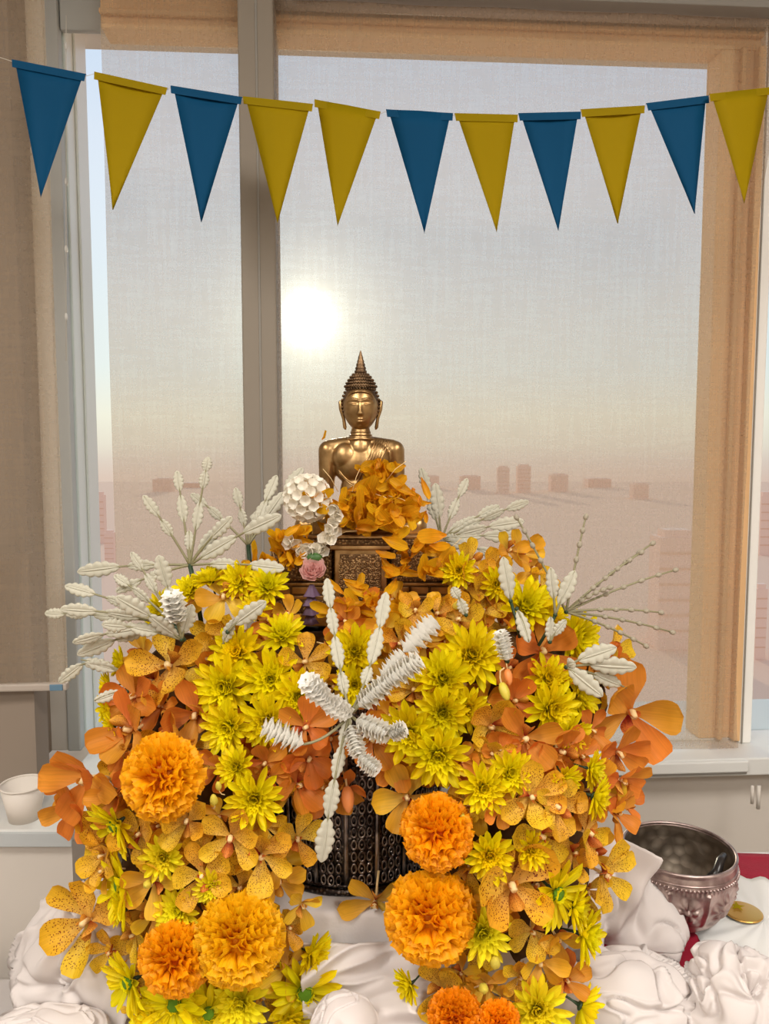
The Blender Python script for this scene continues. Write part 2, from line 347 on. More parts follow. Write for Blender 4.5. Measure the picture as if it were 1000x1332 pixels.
bar('sill_board', ux(100, 1000, 0), 2.5, -.045, .30, SILL-.035, SILL, M_ledge)
bar('sill_nosing', ux(100, 1000, 0), ux(972, 1010, -.05), -.055, -.045, SILL-.024, SILL-.001, M_ledge)
bar('sill_grey_strip', ux(100, 1000, 0), ux(972, 1010, -.05), -.050, -.045, SILL-.030, SILL-.024, M_grey)  # thin grey strip along the lower edge of the nosing
# grey column at far left, seen through the left blind
struct(wbox('trim_1', ux(-60, 500, .0), ux(36, 700, .0), -.0, .14, SILL, 2.4, M_col))
# sheer roller blinds
def blind(name, u0f, u1f, v, z0, z1, label, nu=30, nz=40, wav=.004, bar_=False):
    r = empty(name, mtx=MW); mb = MB(); vs = []; fs = []
    for j in range(nz+1):
        z = z0+(z1-z0)*j/nz; a = u0f(z); b = u1f(z)
        for i in range(nu+1):
            t = i/nu; u = a+(b-a)*t
            vs.append((u, v + wav*math.sin(u*23+z*3)*.6 + wav*math.sin(z*9+u*4)*.4, z))
    for j in range(nz):
        for i in range(nu): k = j*(nu+1)+i; fs.append((k, k+1, k+nu+2, k+nu+1))
    mb.add(vs, fs); mb.build('fabric', M_blind, r)
    if bar_:
        boxobj('bottom_bar', (u0f(z0), v-.008, z0-.013), (u1f(z0), v+.008, z0), M_bar, r, .003)
        boxobj('blue_end_clip', (u1f(z0)-.028, v-.010, z0-.012), (u1f(z0)-.006, v-.008, z0-.001), M_blueclip, r, .001)
    m2 = MB(); m2.tube([(u0f(z1), v+.02, z1+.015), (u1f(z1), v+.02, z1+.015)], .02, 14); m2.build('roller', M_bar, r)
    return tag(r, label, 'blind', 'sheer roller blinds')
zt = zy(960, 22, -.0)
zb1 = SILL+.003
blind('roller_blind', lambda z: ux(133, 30, .0)+(ux(146, 700, 0)-ux(133, 30, 0))*.4, lambda z: u_m0+.02, .0, zb1, zt+.12, 'narrow sheer roller blind left of the grey mullion')
def ur(z):
    K = [(960, 60), (1003, 180), (990, 260), (984, 320), (979, 450), (973, 600), (966, 700), (960, 800), (957, 880), (958, 950), (963, 1005)]
    K[0] = (1006, 0)
    pts = [(zy(x, y, 0), ux(x, y, 0)) for x, y in K]
    for (za, ua), (zb, ub) in zip(pts, pts[1:]):
        if za >= z >= zb: return ua+(ub-ua)*(za-z)/(za-zb)
    return pts[0][1] if z > pts[0][0] else pts[-1][1]
blind('roller_blind', lambda z: u_m1-.02, ur, .0, zb1, zt, 'wide sheer roller blind behind the statue, sun glowing through it', bar_=False)
uL0 = ux(-60, 500, -.12); uL1 = ux(82, 700, -.12)
blind('roller_blind', lambda z: uL0, lambda z: uL1, -.12, zy(50, 888, -.12), 2.3, 'short sheer roller blind at far left ending above the cup ledge', bar_=True)
struct(wbox('trim_2', u_m1+.03, 2.5, -.03, .02, zt+.002, 2.4, M_grey))
# bead chain of the left blind
bc0 = at(86, 20, 1.36); m = MB(); m.tube([bc0, at(86, 470, 1.36)], .0006, 6)
chn = tag(m.build('bead_chain', M_string), 'thin white bead chain hanging beside the far left blind', 'chain')
for k in range(5): m = MB(); p = at(86, 60+k*88, 1.36); m.ball(p, .003, 10, 8, sc=(1, 1, 2.2)); m.build('connector', M_paper if False else M_ledge, chn)
# ledge with the paper cup, at far left
DL = 1.157; zl = at(50, 1080, DL).z
led = struct(empty('trim_3', (0, 0, 0)))
xl = at(92, 1085, DL).x
boxobj('ledge_top', (-1.8, DL, zl-.022), (xl, YW-.08, zl), M_ledge, led, .003)
boxobj('ledge_edge', (-1.8, DL-.004, zl-.026), (xl+.003, DL, zl-.002), M_ledgefront, led, .002)
struct(boxobj('wall_left_low', (-1.8, DL+.012, 0), (xl-.004, YW-.08, zl-.026), M_wall))
struct(boxobj('wall_nook', (-1.8, YW-.14, zl), (at(46, 950, YW-.14).x, YW-.09, 1.05), M_col))
# room shell
struct(boxobj('floor', (-3, -3, -.05), (3, 1.9, 0), M_floor))
struct(boxobj('ceiling', (-3, -3, 2.4), (3, 1.9, 2.5), M_ceil))
struct(boxobj('wall_left', (-3.1, -3, 0), (-3, 1.9, 2.4), M_wall)); struct(boxobj('wall_right', (3, -3, 0), (3.1, 1.9, 2.4), M_wall))
struct(boxobj('wall_front', (-3, -3.1, 0), (3, -3, 2.4), M_wall))
for i, (lx, ly, lz) in enumerate(LAMPS):
    r = empty('ceiling_panel_lamp', (lx, ly, 2.4)); boxobj('diffuser', (-.3, -.3, -.035), (.3, .3, -.028), M_lamp, r)
    f = MB()
    for a, b in (((-.31, -.31), (.31, -.30)), ((-.31, .30), (.31, .31)), ((-.31, -.3), (-.30, .3)), ((.30, -.3), (.31, .3))): f.box((a[0], a[1], -.04), (b[0], b[1], 0))
    f.build('frame', M_grey, r, False)
    tag(r, 'square ceiling panel lamp overhead, outside the picture', 'lamp', 'ceiling panel lamps')
# power cable box on wall right of the table
tube = MB(); p0 = at(987, 1022, 1.40); tube.tube([p0, p0 + Vector((0, 0, -.045))], .0035, 8)
tube.tube([p0 + Vector((-.012, 0, 0)), p0+Vector((-.012, 0, -.035))], .003, 8); tag(tube.build('blind_cord', M_wall), 'short pale blind cords hanging under the sill at right', 'cord')

# outside: land and hazy city
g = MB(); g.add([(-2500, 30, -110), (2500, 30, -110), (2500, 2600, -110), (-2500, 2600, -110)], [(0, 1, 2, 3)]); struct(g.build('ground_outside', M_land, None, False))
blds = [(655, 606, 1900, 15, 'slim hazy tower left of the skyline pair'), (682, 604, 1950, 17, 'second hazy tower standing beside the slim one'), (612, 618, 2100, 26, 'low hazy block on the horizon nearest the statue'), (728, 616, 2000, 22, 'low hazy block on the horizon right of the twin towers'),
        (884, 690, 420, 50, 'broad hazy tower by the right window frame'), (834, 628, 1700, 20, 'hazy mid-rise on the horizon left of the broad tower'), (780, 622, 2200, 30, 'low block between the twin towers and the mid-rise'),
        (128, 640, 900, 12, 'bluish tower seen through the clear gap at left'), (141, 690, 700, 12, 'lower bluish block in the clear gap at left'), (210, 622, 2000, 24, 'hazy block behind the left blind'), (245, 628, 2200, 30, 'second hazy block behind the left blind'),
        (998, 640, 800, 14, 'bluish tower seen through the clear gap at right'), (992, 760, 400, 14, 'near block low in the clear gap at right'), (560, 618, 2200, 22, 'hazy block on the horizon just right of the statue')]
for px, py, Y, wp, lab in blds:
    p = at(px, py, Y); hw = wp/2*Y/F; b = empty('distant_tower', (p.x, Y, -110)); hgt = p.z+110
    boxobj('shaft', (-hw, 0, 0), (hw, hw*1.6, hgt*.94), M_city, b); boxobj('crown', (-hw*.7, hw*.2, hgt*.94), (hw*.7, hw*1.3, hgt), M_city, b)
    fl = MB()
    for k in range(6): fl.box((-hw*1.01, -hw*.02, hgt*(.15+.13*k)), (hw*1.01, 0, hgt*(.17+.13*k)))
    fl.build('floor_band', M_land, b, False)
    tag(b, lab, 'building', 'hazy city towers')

# ------------------------------------------------------------------ bunting
FLAGS = [('b',(16,78),(112,97),(53,257)),('y',(123,94),(218,115),(147,273)),('b',(222,112),(315,127),(262,289)),('y',(316,126),(407,136),(361,290)),
 ('y',(409,130),(495,146),(439,294)),('b',(502,143),(589,148),(552,303)),('y',(591,148),(673,150),(646,302)),('b',(674,148),(755,146),(726,300)),
 ('y',(755,143),(838,138),(803,291)),('b',(840,135),(921,125),(903,278)),('y',(922,123),(1003,114),(968,264))]
YB = 1.22
bun = tag(empty('bunting', at(500, 140, YB)), 'string of blue and yellow paper pennants across the window', 'bunting')
bo = bun.location
spts = []
for i, (c, a, b, t) in enumerate(FLAGS):
    tw = rnd.uniform(-.012, .012)
    A = at(*a, YB - tw); B = at(*b, YB + tw); T = at(*t, YB + rnd.uniform(-.004, .010))
    mb = MB(); n = 8; vs = []; A2 = A + (B-A)*.035; B2 = A + (B-A)*.965
    dn = (T-(A+B)/2).normalized()
    for j in range(n+1):
        q = j/n; l = A2.lerp(T, q); r_ = B2.lerp(T, q)
        for k in range(5):
            s = k/4; p = l.lerp(r_, s); p.y += .004*math.sin(s*math.pi)*math.sin(q*3+i)
            vs.append(p - bo)
    mb.add(vs, [(j*5+k, j*5+k+1, j*5+k+6, j*5+k+5) for j in range(n) for k in range(4)])
    m = M_blue if c == 'b' else M_yel
    fo = mb.build('pennant', m, bun); s_ = fo.modifiers.new('s', 'SOLIDIFY'); s_.thickness = .0004
    tag(fo, 'blue pennant' if c == 'b' else 'yellow pennant')
    hm = MB(); hw = 9*YB/F; off = Vector((0, -.0016, 0))
    hm.add([A-bo+off, B-bo+off, B-bo+dn*hw+off-(B-A)*.012, A-bo+dn*hw+off+(B-A)*.012, A-bo-off, B-bo-off], [(0, 1, 2, 3), (0, 4, 5, 1)])
    h = hm.build('hem', m, fo, False); h2 = h.modifiers.new('s', 'SOLIDIFY'); h2.thickness = .0004
    spts += [A - bo + dn*.002 - off*.2, B - bo + dn*.002 - off*.2]
sm = MB(); sm.tube([at(-40, 62, YB)-bo] + spts + [at(1060, 104, YB)-bo], .0004, 6); sm.build('string', M_string, bun)

# ------------------------------------------------------------------ table and cloths
TZ = .72
tbl = tag(empty('table', (.25, .75, TZ)), 'table under the arrangement covered with a white cloth', 'table')
boxobj('tabletop', (-.52, -.45, -.028), (.75, .19, -.003), M_cloth2, tbl, .004)
for x, y in ((-.48, -.40), (.70, -.40), (-.48, .15), (.70, .15)):
    l_ = MB(); l_.tube([(x, y, -TZ), (x, y, -.028)], .018, 12); l_.build('leg', M_grey, tbl)
boxobj('cloth_drop', (-.525, -.452, -.20), (.755, .192, 0), M_cloth2, tbl, .006)
cab = boxobj('low_cabinet', (-.62, -.28, -.42), (.32, .28, 0), M_cloth2, None, .006, loc=(-.65, .84, .42)); tag(cab, 'low white cabinet standing below the window ledge at left', 'cabinet')
def draped(name, pts_fn, nu, nv, mat, label, cat, th=.0012):
    vs = [pts_fn(i/nu, j/nv) for j in range(nv+1) for i in range(nu+1)]
    fs = [(j*(nu+1)+i, j*(nu+1)+i+1, (j+1)*(nu+1)+i+1, (j+1)*(nu+1)+i) for j in range(nv) for i in range(nu)]
    o = link_mesh(name, mesh(name, vs, fs), mat); s = o.modifiers.new('s', 'SOLIDIFY'); s.thickness = th; s.offset = 1
    return tag(o, label, cat)
# crimson cloth
draped('crimson_cloth', lambda a, b: (.20+.60*a, (.675+.255*b)+.006*math.sin(a*9), TZ+.0012+.002*noise.noise(Vector((a*7, b*7, 0)))+.002), 40, 30, M_red, 'crimson cloth spread on the table under the silver bowl', 'cloth')
# round white doily with scalloped edge
dc = at(985, 1195, .80); dc.z = TZ+.004
def doily(a, b):
    an = a*2*math.pi; r = b*(.088 + .0035*math.sin(an*18)); return (dc.x + r*math.cos(an), dc.y-.015 + r*math.sin(an), TZ+.0065+.0012*math.sin(an*18)*b)
draped('paper_doily', doily, 108, 8, M_paper, 'white scalloped paper doily beside the silver bowl', 'doily', .0006)
d_ = MB(); d_.lathe([(0, 0), (.024, 0), (.0255, .001), (.0255, .002), (.023, .0028), (0, .0028)], 40); gd = d_.build('gold_disc', M_gold, None); gd.scale = (.78, .78, .8); gd.location = (at(966, 1192, .795).x, .795, TZ+.0085)
tag(gd, 'small round gold dish on the white doily', 'dish')
pv, pf, pu = petal_flake = ([( .009*math.cos(k*math.pi/5)*(1 if k % 2 == 0 else .4), .009*math.sin(k*math.pi/5)*(1 if k % 2 == 0 else .4), 0) for k in range(10)] + [(0, 0, .0015)], [(k, (k+1) % 10, 10) for k in range(10)], None)
fl_ = link_mesh('fallen_floret', mesh('fallen_floret', pv, pf), M_yel, loc=gd.location + Vector((-.004, .006, .0042)))
tag(fl_, 'small fallen yellow floret lying on the gold dish', 'flower')
# riser under the pot, draped
RZ = .80; RF = .683
rm = MB(); nu, nv = 60, 30; vs = []
x0r, x1r = -.20, .17
for j in range(nv+1):
    t = j/nv
    for i in range(nu+1):
        a = i/nu; x = x0r+(x1r-x0r)*a
        if t < .5: y = .97-(.97-RF)*(t/.5); z = RZ
        else:
            q = (t-.5)/.5; z = RZ-(RZ-TZ-.003)*q; y = RF-.012*q - .006*q*math.sin(a*19+q*2) - .004*q*noise.noise(Vector((a*9, q*4, 1)))
        vs.append((x, y, z))
rm.add(vs, [(j*(nu+1)+i, j*(nu+1)+i+1, (j+1)*(nu+1)+i+1, (j+1)*(nu+1)+i) for j in range(nv) for i in range(nu)])
rz = rm.build('draped_riser', M_cloth2); rz.modifiers.new('s', 'SOLIDIFY').thickness = .0015
tag(rz, 'white cloth covered riser under the dark silver pot', 'riser')
# crumpled cloth at the foot of the riser
def crumple(a, b):
    p = at(395+190*a, 1225+140*b, .672-.06*b)
    f = .010*math.sin(a*8+b*5+2*noise.noise(Vector((a*3, b*3, 0)))) + .016*(1-abs(noise.noise(Vector((a*2.6+b*1.5, b*3.2, 3))))*2.2)
    return p + Vector((0, -f*.9, f*.5))
draped('crumpled_cloth', crumple, 90, 60, M_cloth, 'crumpled white cloth between the two flower cascades', 'cloth')

def crease(v, w_): return math.exp(-(v/w_)**2)
def puff(name, c, rad, pinch, folds, amp, seed, label, nu=200, nv=130, g='gathered white cloth rosettes'):
    pn = Vector(pinch).normalized(); q = pn.to_track_quat('Z', 'Y').to_matrix(); vs = []
    for j in range(nv+1):
        th = math.pi*j/nv
        for i in range(nu):
            ph = 2*math.pi*i/nu
            d = Vector((math.sin(th)*math.cos(ph), math.sin(th)*math.sin(ph), math.cos(th)))
            wv = noise.noise(d*1.1+Vector((seed, 0, 0)))
            f = amp*1.6*wv
            near = math.exp(-((th-.45)/.55)**2)
            f -= amp*.9*near*crease(math.sin(folds*.5*(ph+1.8*wv+th*.8)), .28)
            n1 = noise.noise(d*1.2+Vector((seed*3, 1, 5))); f -= amp*1.1*crease(n1, .07)*(.4+abs(wv)*2)
            n2 = noise.noise(Vector((d.x*1.2+wv, d.y*1.2, d.z*2.6+seed))); f -= amp*.8*crease(n2-.12, .05); f += amp*.5*crease(n2-.02, .06)
            f -= .35*math.exp(-(th/.16)**2)
            p = q @ (d*(1+f)); vs.append(Vector(c)+Vector((p.x*rad[0], p.y*rad[1], p.z*rad[2])))
    fs = [(j*nu+i, (j+1)*nu+i, (j+1)*nu+(i+1) % nu, j*nu+(i+1) % nu) for j in range(nv) for i in range(nu)]
    o = link_mesh(name, mesh(name, vs, fs), M_cloth); return tag(o, label, 'cloth rosette', g)
puff('cloth_rosette', at(128, 1272, .69), (.084, .05, .082), (-.45, -1, .28), 2, .15, 1.5, 'large gathered white cloth rosette at lower left of the cascade')
puff('cloth_rosette', at(128, 1185, .75), (.034, .03, .034), (-.2, -1, .6), 2, .12, 8.5, 'small white cloth tuft behind the lower left rosette')
puff('cloth_rosette', at(446, 1352, .60), (.030, .03, .038), (.4, -1, .5), 2, .07, 4.1, 'white cloth tuft at the bottom edge left of centre')
puff('cloth_rosette', at(60, 1345, .62), (.045, .03, .018), (-.2, -1, .9), 2, .12, 6.1, 'white cloth edge at the bottom left corner')
def fan(name, c, Rr, nrm_, pleats, seed, label, spread=2*math.pi, a0=0, cup=.35, nr=40, na=200, amp=.10, sq=1.0):
    q = Vector(nrm_).normalized().to_track_quat('Z', 'Y').to_matrix(); vs = []
    for j in range(nr+1):
        t = j/nr
        for i in range(na+1):
            an = a0+spread*i/na; k = noise.noise(Vector((math.cos(an)*1.2, math.sin(an)*1.2, seed)))
            rim = 1+.10*k+.05*noise.noise(Vector((an*3, seed, 2)))+.012*noise.noise(Vector((an*25, seed, 7)))
            ph = pleats*(an+.35*k) + .8*t
            wn = noise.noise(Vector((math.cos(an)*t*2.2, math.sin(an)*t*2.2, seed*2)))
            z = cup*math.sin(t*math.pi*.62)*.8 + amp*t**.7*(math.sin(ph*2+2.2*wn)*.8 + .5*math.sin(ph*.9+seed+wn*3)) + .30*wn*t - .10*crease(wn-.05, .06)*t + .05*noise.noise(Vector((t*3, an*2, seed)))
            z -= .35*math.exp(-(t/.10)**2)
            p = q @ Vector((t*rim*math.cos(an)*sq, t*rim*math.sin(an), z)); vs.append(Vector(c)+p*Rr)
    fs = [(j*(na+1)+i, j*(na+1)+i+1, (j+1)*(na+1)+i+1, (j+1)*(na+1)+i) for j in range(nr) for i in range(na)]
    o = link_mesh(name, mesh(name, vs, fs), M_cloth); s = o.modifiers.new('s', 'SOLIDIFY'); s.thickness = .0006
    return tag(o, label, 'cloth rosette', 'gathered white cloth rosettes')
fan('cloth_rosette', at(790, 1235, .735), .108, (.35, -1, .30), 2.5, 2.2, 'tall pleated white cloth rosette right of the cascade, in front of the bowl', amp=.10, sq=.70)
puff('cloth_rosette', at(812, 1318, .665), (.066, .04, .060), (.2, -.35, -1), 3, .13, 5.2, 'white cloth rosette low at the bottom edge under the tall one')
puff('cloth_rosette', at(962, 1306, .655), (.052, .042, .052), (.1, -.75, .9), 3, .14, 9.4, 'white cloth rosette in the lower right corner')

# ------------------------------------------------------------------ paper cup
YC = 1.196; cc = at(32, 1070, YC); cup = tag(empty('paper_cup', (cc.x, YC, zl)), 'white paper cup standing on the window ledge at left', 'cup')
ch = at(32, 1018, YC).z - zl; cr_ = 29.5*YC/F
m = MB(); m.lathe([(0, .004), (cr_*.60, .003), (cr_*.64, 0), (cr_*.66, 0), (cr_*.97, ch-.003), (cr_*.95, ch-.003), (cr_*.63, .006), (0, .006)], 40); m.build('cup_wall', M_cup, cup)
m = MB(); m.torus((0, 0, ch-.002), cr_*.98, .0017, 40, 8); m.build('rolled_rim', M_cup, cup)

# ------------------------------------------------------------------ silver bowl
YBW = .795; bc = at(882, 1120, YBW); BR = 73*YBW/F
bowl = tag(empty('silver_bowl', (bc.x, YBW, TZ+.004)), 'embossed silver bowl standing on crimson cloth', 'bowl')
bh = at(882, 1103, YBW).z - TZ - .004
prof = [(.0, .002), (.42, .0), (.55, .03), (.72, .14), (.86, .30), (.96, .50), (1.01, .70), (1.02, .82), (1.0, .90), (.985, .95), (.995, 1.0), (.97, 1.005), (.955, .97)]
def pint(t, P):
    x = t*(len(P)-1); i = min(int(x), len(P)-2); f = x-i; return (P[i][0]*(1-f)+P[i+1][0]*f, P[i][1]*(1-f)+P[i+1][1]*f)
fine = [pint(k/110, prof) for k in range(111)]
def emb(r, z, a):
    zz = z/bh
    if .22 < zz < .80 and r > BR*.6:
        n = 9; u = (a*n/(2*math.pi)) % 1-.5; v = (zz-.48)/.30
        rr = math.hypot(u*2.0, v); an = math.atan2(v, u*2.0)
        b = .075*max(0, 1-abs(rr-.42)/.36)*abs(math.cos(an*3)) - .02 + .09*math.exp(-(rr/.14)**2)
        b += .045*math.exp(-((abs(u)-.5)/.06)**2) * (1 if abs(v) < .9 else 0)
        b += .012*math.sin(a*72)*math.exp(-((zz-.77)/.03)**2)
        return r + BR*b
    return r
m = MB(); m.lathe([(r*BR, z*bh) for r, z in fine], 360, fn=emb); bw = m.build('bowl_wall', M_bowl, bowl)
m = MB(); inn = [(.955, .97), (.95, .9), (.96, .8), (.95, .68), (.90, .48), (.80, .28), (.62, .13), (.35, .05), (0, .04)]
def embin(r, z, a):
    zz = z/bh; return r - BR*.03*max(0, math.sin(a*9))*math.exp(-((zz-.68)/.10)**2)
m.lathe([(r*BR, z*bh) for r, z in [pint(k/60, inn) for k in range(61)]], 180, fn=embin); m.build('bowl_lining', M_bowlin, bowl)
m = MB(); m.torus((0, 0, bh*1.0), BR*.985, .0018, 80, 8); m.torus((0, 0, bh*.87), BR*1.005, .0012, 80, 6); m.build('rim_ring', M_bowl, bowl)
m = MB()
for k in range(90):
    a = 2*math.pi*k/90; m.ball((BR*1.02*math.cos(a), BR*1.02*math.sin(a), bh*.82), .0017, 6, 4)
m.build('beaded_border', M_bowl, bowl)
sp_ = MB(); b0 = Vector((bc.x, YBW, TZ+.006)); sp_.tube([b0+Vector((.020, -.030, bh*.70)), b0+Vector((.030, -.028, bh*.84)), b0+Vector((.036, -.020, bh*.93)), b0+Vector((.044, -.012, bh*.96))], [.006, .005, .0045, .003], 10)
tag(sp_.build('spoon', M_dark), 'dark spoon end leaning inside the silver bowl', 'spoon')

# ------------------------------------------------------------------ dark silver pot
PX = at(450, 1175, .70).x; PY = .80; PR = .098
pot = tag(empty('carved_pot', (PX, PY, RZ+.001)), 'dark carved silver pot between the two flower cascades', 'pot')
PH = .20
pprof = [(.0, 0), (.93, 0), (.97, .01), (.97, .035), (.93, .045), (.93, .06), (.95, .08), (.97, .3), (1.0, .6), (1.04, .9), (1.07, 1.0), (1.03, 1.0), (.9, .9), (.85, .3), (0, .1)]
m = MB(); m.lathe([(r*PR, z*PH) for r, z in pprof], 96); m.build('pot_body', M_pot, pot)
ch_ = MB(); rb = MB(); bd = MB()
for k in range(40):
    a = -math.pi/2 + (k-20)*2*math.pi/80
    for j in range(15):
        z = .016+j*.0122; rr = PR*(.955+.10*z/PH)
        c_ = Vector((rr*math.cos(a), rr*math.sin(a), z)); rot = Matrix.Rotation(a+math.pi/2, 3, 'Z') @ Matrix.Rotation(R(90), 3, 'X')
        if k % 4 == 0: 
            continue
        if k % 4 == 2: ch_.torus(c_, .0030, .0008, 10, 5, rot=rot, sc=(1, 1.7, 1)); bd.ball(c_, .0013, 6, 4)
        else: ch_.torus(c_, .0024, .0007, 10, 5, rot=rot, sc=(1, 1.9, 1))
    if k % 4 == 0:
        for da in (-.012, 0, .012):
            rb.tube([(PR*(.955+.10*z/PH)*math.cos(a+da), PR*(.955+.10*z/PH)*math.sin(a+da), z) for z in [.012+i*.012 for i in range(16)]], .0010 if da else .0016, 6)
tag(ch_.build('relief_chain', M_potl, pot), kind='stuff'); tag(rb.build('relief_rib', M_potl, pot), kind='stuff'); tag(bd.build('relief_bead', M_potl, pot), kind='stuff')
m = MB(); m.torus((0, 0, .004), PR*.95, .004, 72, 8); m.torus((0, 0, .010), PR*.95, .0018, 72, 8); m.build('foot_ring', M_pot, pot)

# foam core carrying the flowers
def blob(name, parts, label, mat=M_core):
    m = MB()
    for c, r in parts: m.ball(c, 1, 40, 24, sc=r)
    o = m.build(name, mat); rmod = o.modifiers.new('r', 'REMESH'); rmod.mode = 'VOXEL'; rmod.voxel_size = .008; rmod.use_smooth_shade = True
    tx = bpy.data.textures.new('lump', 'CLOUDS'); tx.noise_scale = .02; dm = o.modifiers.new('d', 'DISPLACE'); dm.texture = tx; dm.strength = .018
    return tag(o, label, 'foam')
def P(px, py, Y): return at(px, py, Y)
blob('floral_foam', [(P(455, 848, .85), (.15, .06, .028)), (P(455, 905, .80), (.20, .075, .070)), (P(265, 930, .79), (.085, .06, .085)), (P(665, 915, .79), (.10, .06, .08)),
     (P(245, 1050, .735), (.078, .045, .075)), (P(255, 1180, .715), (.082, .045, .075)), (P(265, 1280, .71), (.080, .035, .045)),
     (P(680, 1040, .735), (.070, .045, .07)), (P(665, 1160, .715), (.075, .045, .075)), (P(640, 1275, .71), (.065, .035, .045)), (P(460, 960, .765), (.09, .03, .018))],
     'dark brown floral foam core hidden behind the flowers')

# ------------------------------------------------------------------ statue
SY = .865; SC = SY/F*1.004
sb = at(468, 700, SY); stat = tag(empty('buddha_statue', sb), 'seated gilded brass Buddha statue on its ornamented throne', 'statue')
def q3(px, py, y=0): return at(px, py, SY+y) - sb
def capsule(m, a, b, r0, r1, n=18, k=9, flat=1):
    a = Vector(a); b = Vector(b)
    m.tube([a.lerp(b, i/k) for i in range(k+1)], [r0+(r1-r0)*i/k for i in range(k+1)], n); m.ball(a, r0, n, 10); m.ball(b, r1, n, 10)
m = MB(); px = SC
m.ball(q3(469, 604, 0), 1, 28, 18, sc=(36*px, 20*px, 30*px))            # chest
m.ball(q3(450, 594, -5*px), 1, 20, 14, sc=(19*px, 14*px, 18*px)); m.ball(q3(489, 594, -5*px), 1, 20, 14, sc=(19*px, 14*px, 18*px))
capsule(m, q3(460, 578, 2*px), q3(431, 583, 2*px), 11*px, 11.5*px); capsule(m, q3(478, 578, 2*px), q3(509, 583, 2*px), 11*px, 11.5*px)
m.ball(q3(469, 640, 0), 1, 24, 16, sc=(27*px, 18*px, 32*px))           # belly
m.ball(q3(469, 672, 4*px), 1, 24, 16, sc=(42*px, 26*px, 18*px))          # hips
capsule(m, q3(469, 584), q3(469, 556, 0), 18*px, 11.5*px)                    # neck
capsule(m, q3(427, 586, 2*px), q3(424.5, 638, 3*px), 13*px, 9.5*px)            # right upper arm
capsule(m, q3(425, 638, 3*px), q3(414, 672, -26*px), 9.5*px, 6.5*px)           # forearm
capsule(m, q3(513, 586, 2*px), q3(517, 640, 4*px), 13*px, 9.5*px)
capsule(m, q3(519, 640, 4*px), q3(482, 668, -28*px), 9.5*px, 6.5*px)
capsule(m, q3(440, 680, 2*px), q3(396, 684, -20*px), 19*px, 13*px)             # thighs
capsule(m, q3(498, 680, 2*px), q3(542, 684, -20*px), 19*px, 13*px)
capsule(m, q3(396, 685, -20*px), q3(500, 680, -42*px), 13*px, 8*px)            # shins crossing
capsule(m, q3(542, 688, -20*px), q3(440, 690, -40*px), 12.5*px, 8*px)
capsule(m, q3(500, 678, -40*px), q3(520, 674, -30*px), 7*px, 5.5*px)
m.ball(q3(414, 675, -30*px), 1, 16, 10, sc=(9*px, 5*px, 9*px))        # right palm over the shin
for k in range(4): capsule(m, q3(408+k*4.2, 680, -34*px), q3(406+k*4.2, 699 - (k == 0)*4 - (k == 3)*3, -38*px), 2.4*px, 1.7*px, 8, 5)
capsule(m, q3(424, 674, -30*px), q3(429, 688, -37*px), 2.6*px, 1.9*px, 8, 4)
m.ball(q3(474, 669, -32*px), 1, 16, 10, sc=(17*px, 9*px, 4.5*px))    # left hand in the lap
for k in range(4): capsule(m, q3(466, 669, (-27-k*4)*px), q3(448, 670, (-28-k*4)*px), 2.3*px, 1.7*px, 8, 4)
body = m.build('body', M_brass, stat)
rmod = body.modifiers.new('r', 'REMESH'); rmod.mode = 'VOXEL'; rmod.voxel_size = .0010; rmod.use_smooth_shade = True
smo = body.modifiers.new('s', 'SMOOTH'); smo.iterations = 7; smo.factor = .5
bpy.context.view_layer.update()
dg = bpy.context.evaluated_depsgraph_get(); me2 = bpy.data.meshes.new_from_object(body.evaluated_get(dg)); body.modifiers.clear(); body.data = me2
me2.polygons.foreach_set('use_smooth', [True]*len(me2.polygons))
bvh = BVHTree.FromPolygons([v.co for v in me2.vertices], [tuple(p.vertices) for p in me2.polygons])
def onbody(p_, off=.0004):
    h, n_, i_, d_2 = bvh.ray_cast(Vector((p_.x, -.2, p_.z)), Vector((0, 1, 0)))
    return (h + n_*off) if h is not None else None
def sm3(P_):
    for _ in range(3): P_ = [P_[0]] + [(P_[i-1]+P_[i]*2+P_[i+1])/4 for i in range(1, len(P_)-1)] + [P_[-1]]
    return P_
robe = MB()
for k in range(6):   # sash pleats from the left shoulder across the chest
    x0, x1 = 489+k*3.4, 459+k*3.6
    pts = [onbody(q3(x0+(x1-x0)*t, 573+68*t)) for t in [i/22 for i in range(23)]]; pts = [p for p in pts if p is not None]
    if len(pts) > 3: robe.tube(sm3(pts), .0008 if k not in (0, 5) else .0011, 6)
for off in (0, 3):
    pts = [onbody(q3(441+off*.3+34*t, 611+off+18*math.sin(t*math.pi*.75))) for t in [i/20 for i in range(21)]]; pts = [p for p in pts if p is not None]
    robe.tube(sm3(pts), .0009, 6)
robe.build('robe_sash', M_brass, stat)
for ys, r_ in ((579, 20), (573, 16.8), (567, 15.2)):
    pass
nr = MB(); nr.torus(q3(469, 571, -1*px), 17*px, 1.3*px, 36, 8, sc=(1.0, .95, 1)); nr.torus(q3(469, 566, -1*px), 14*px, .9*px, 36, 8); nr.torus(q3(469, 562, -1*px), 12.4*px, .9*px, 36, 8); nr.build('neck_ring', M_brass, stat)
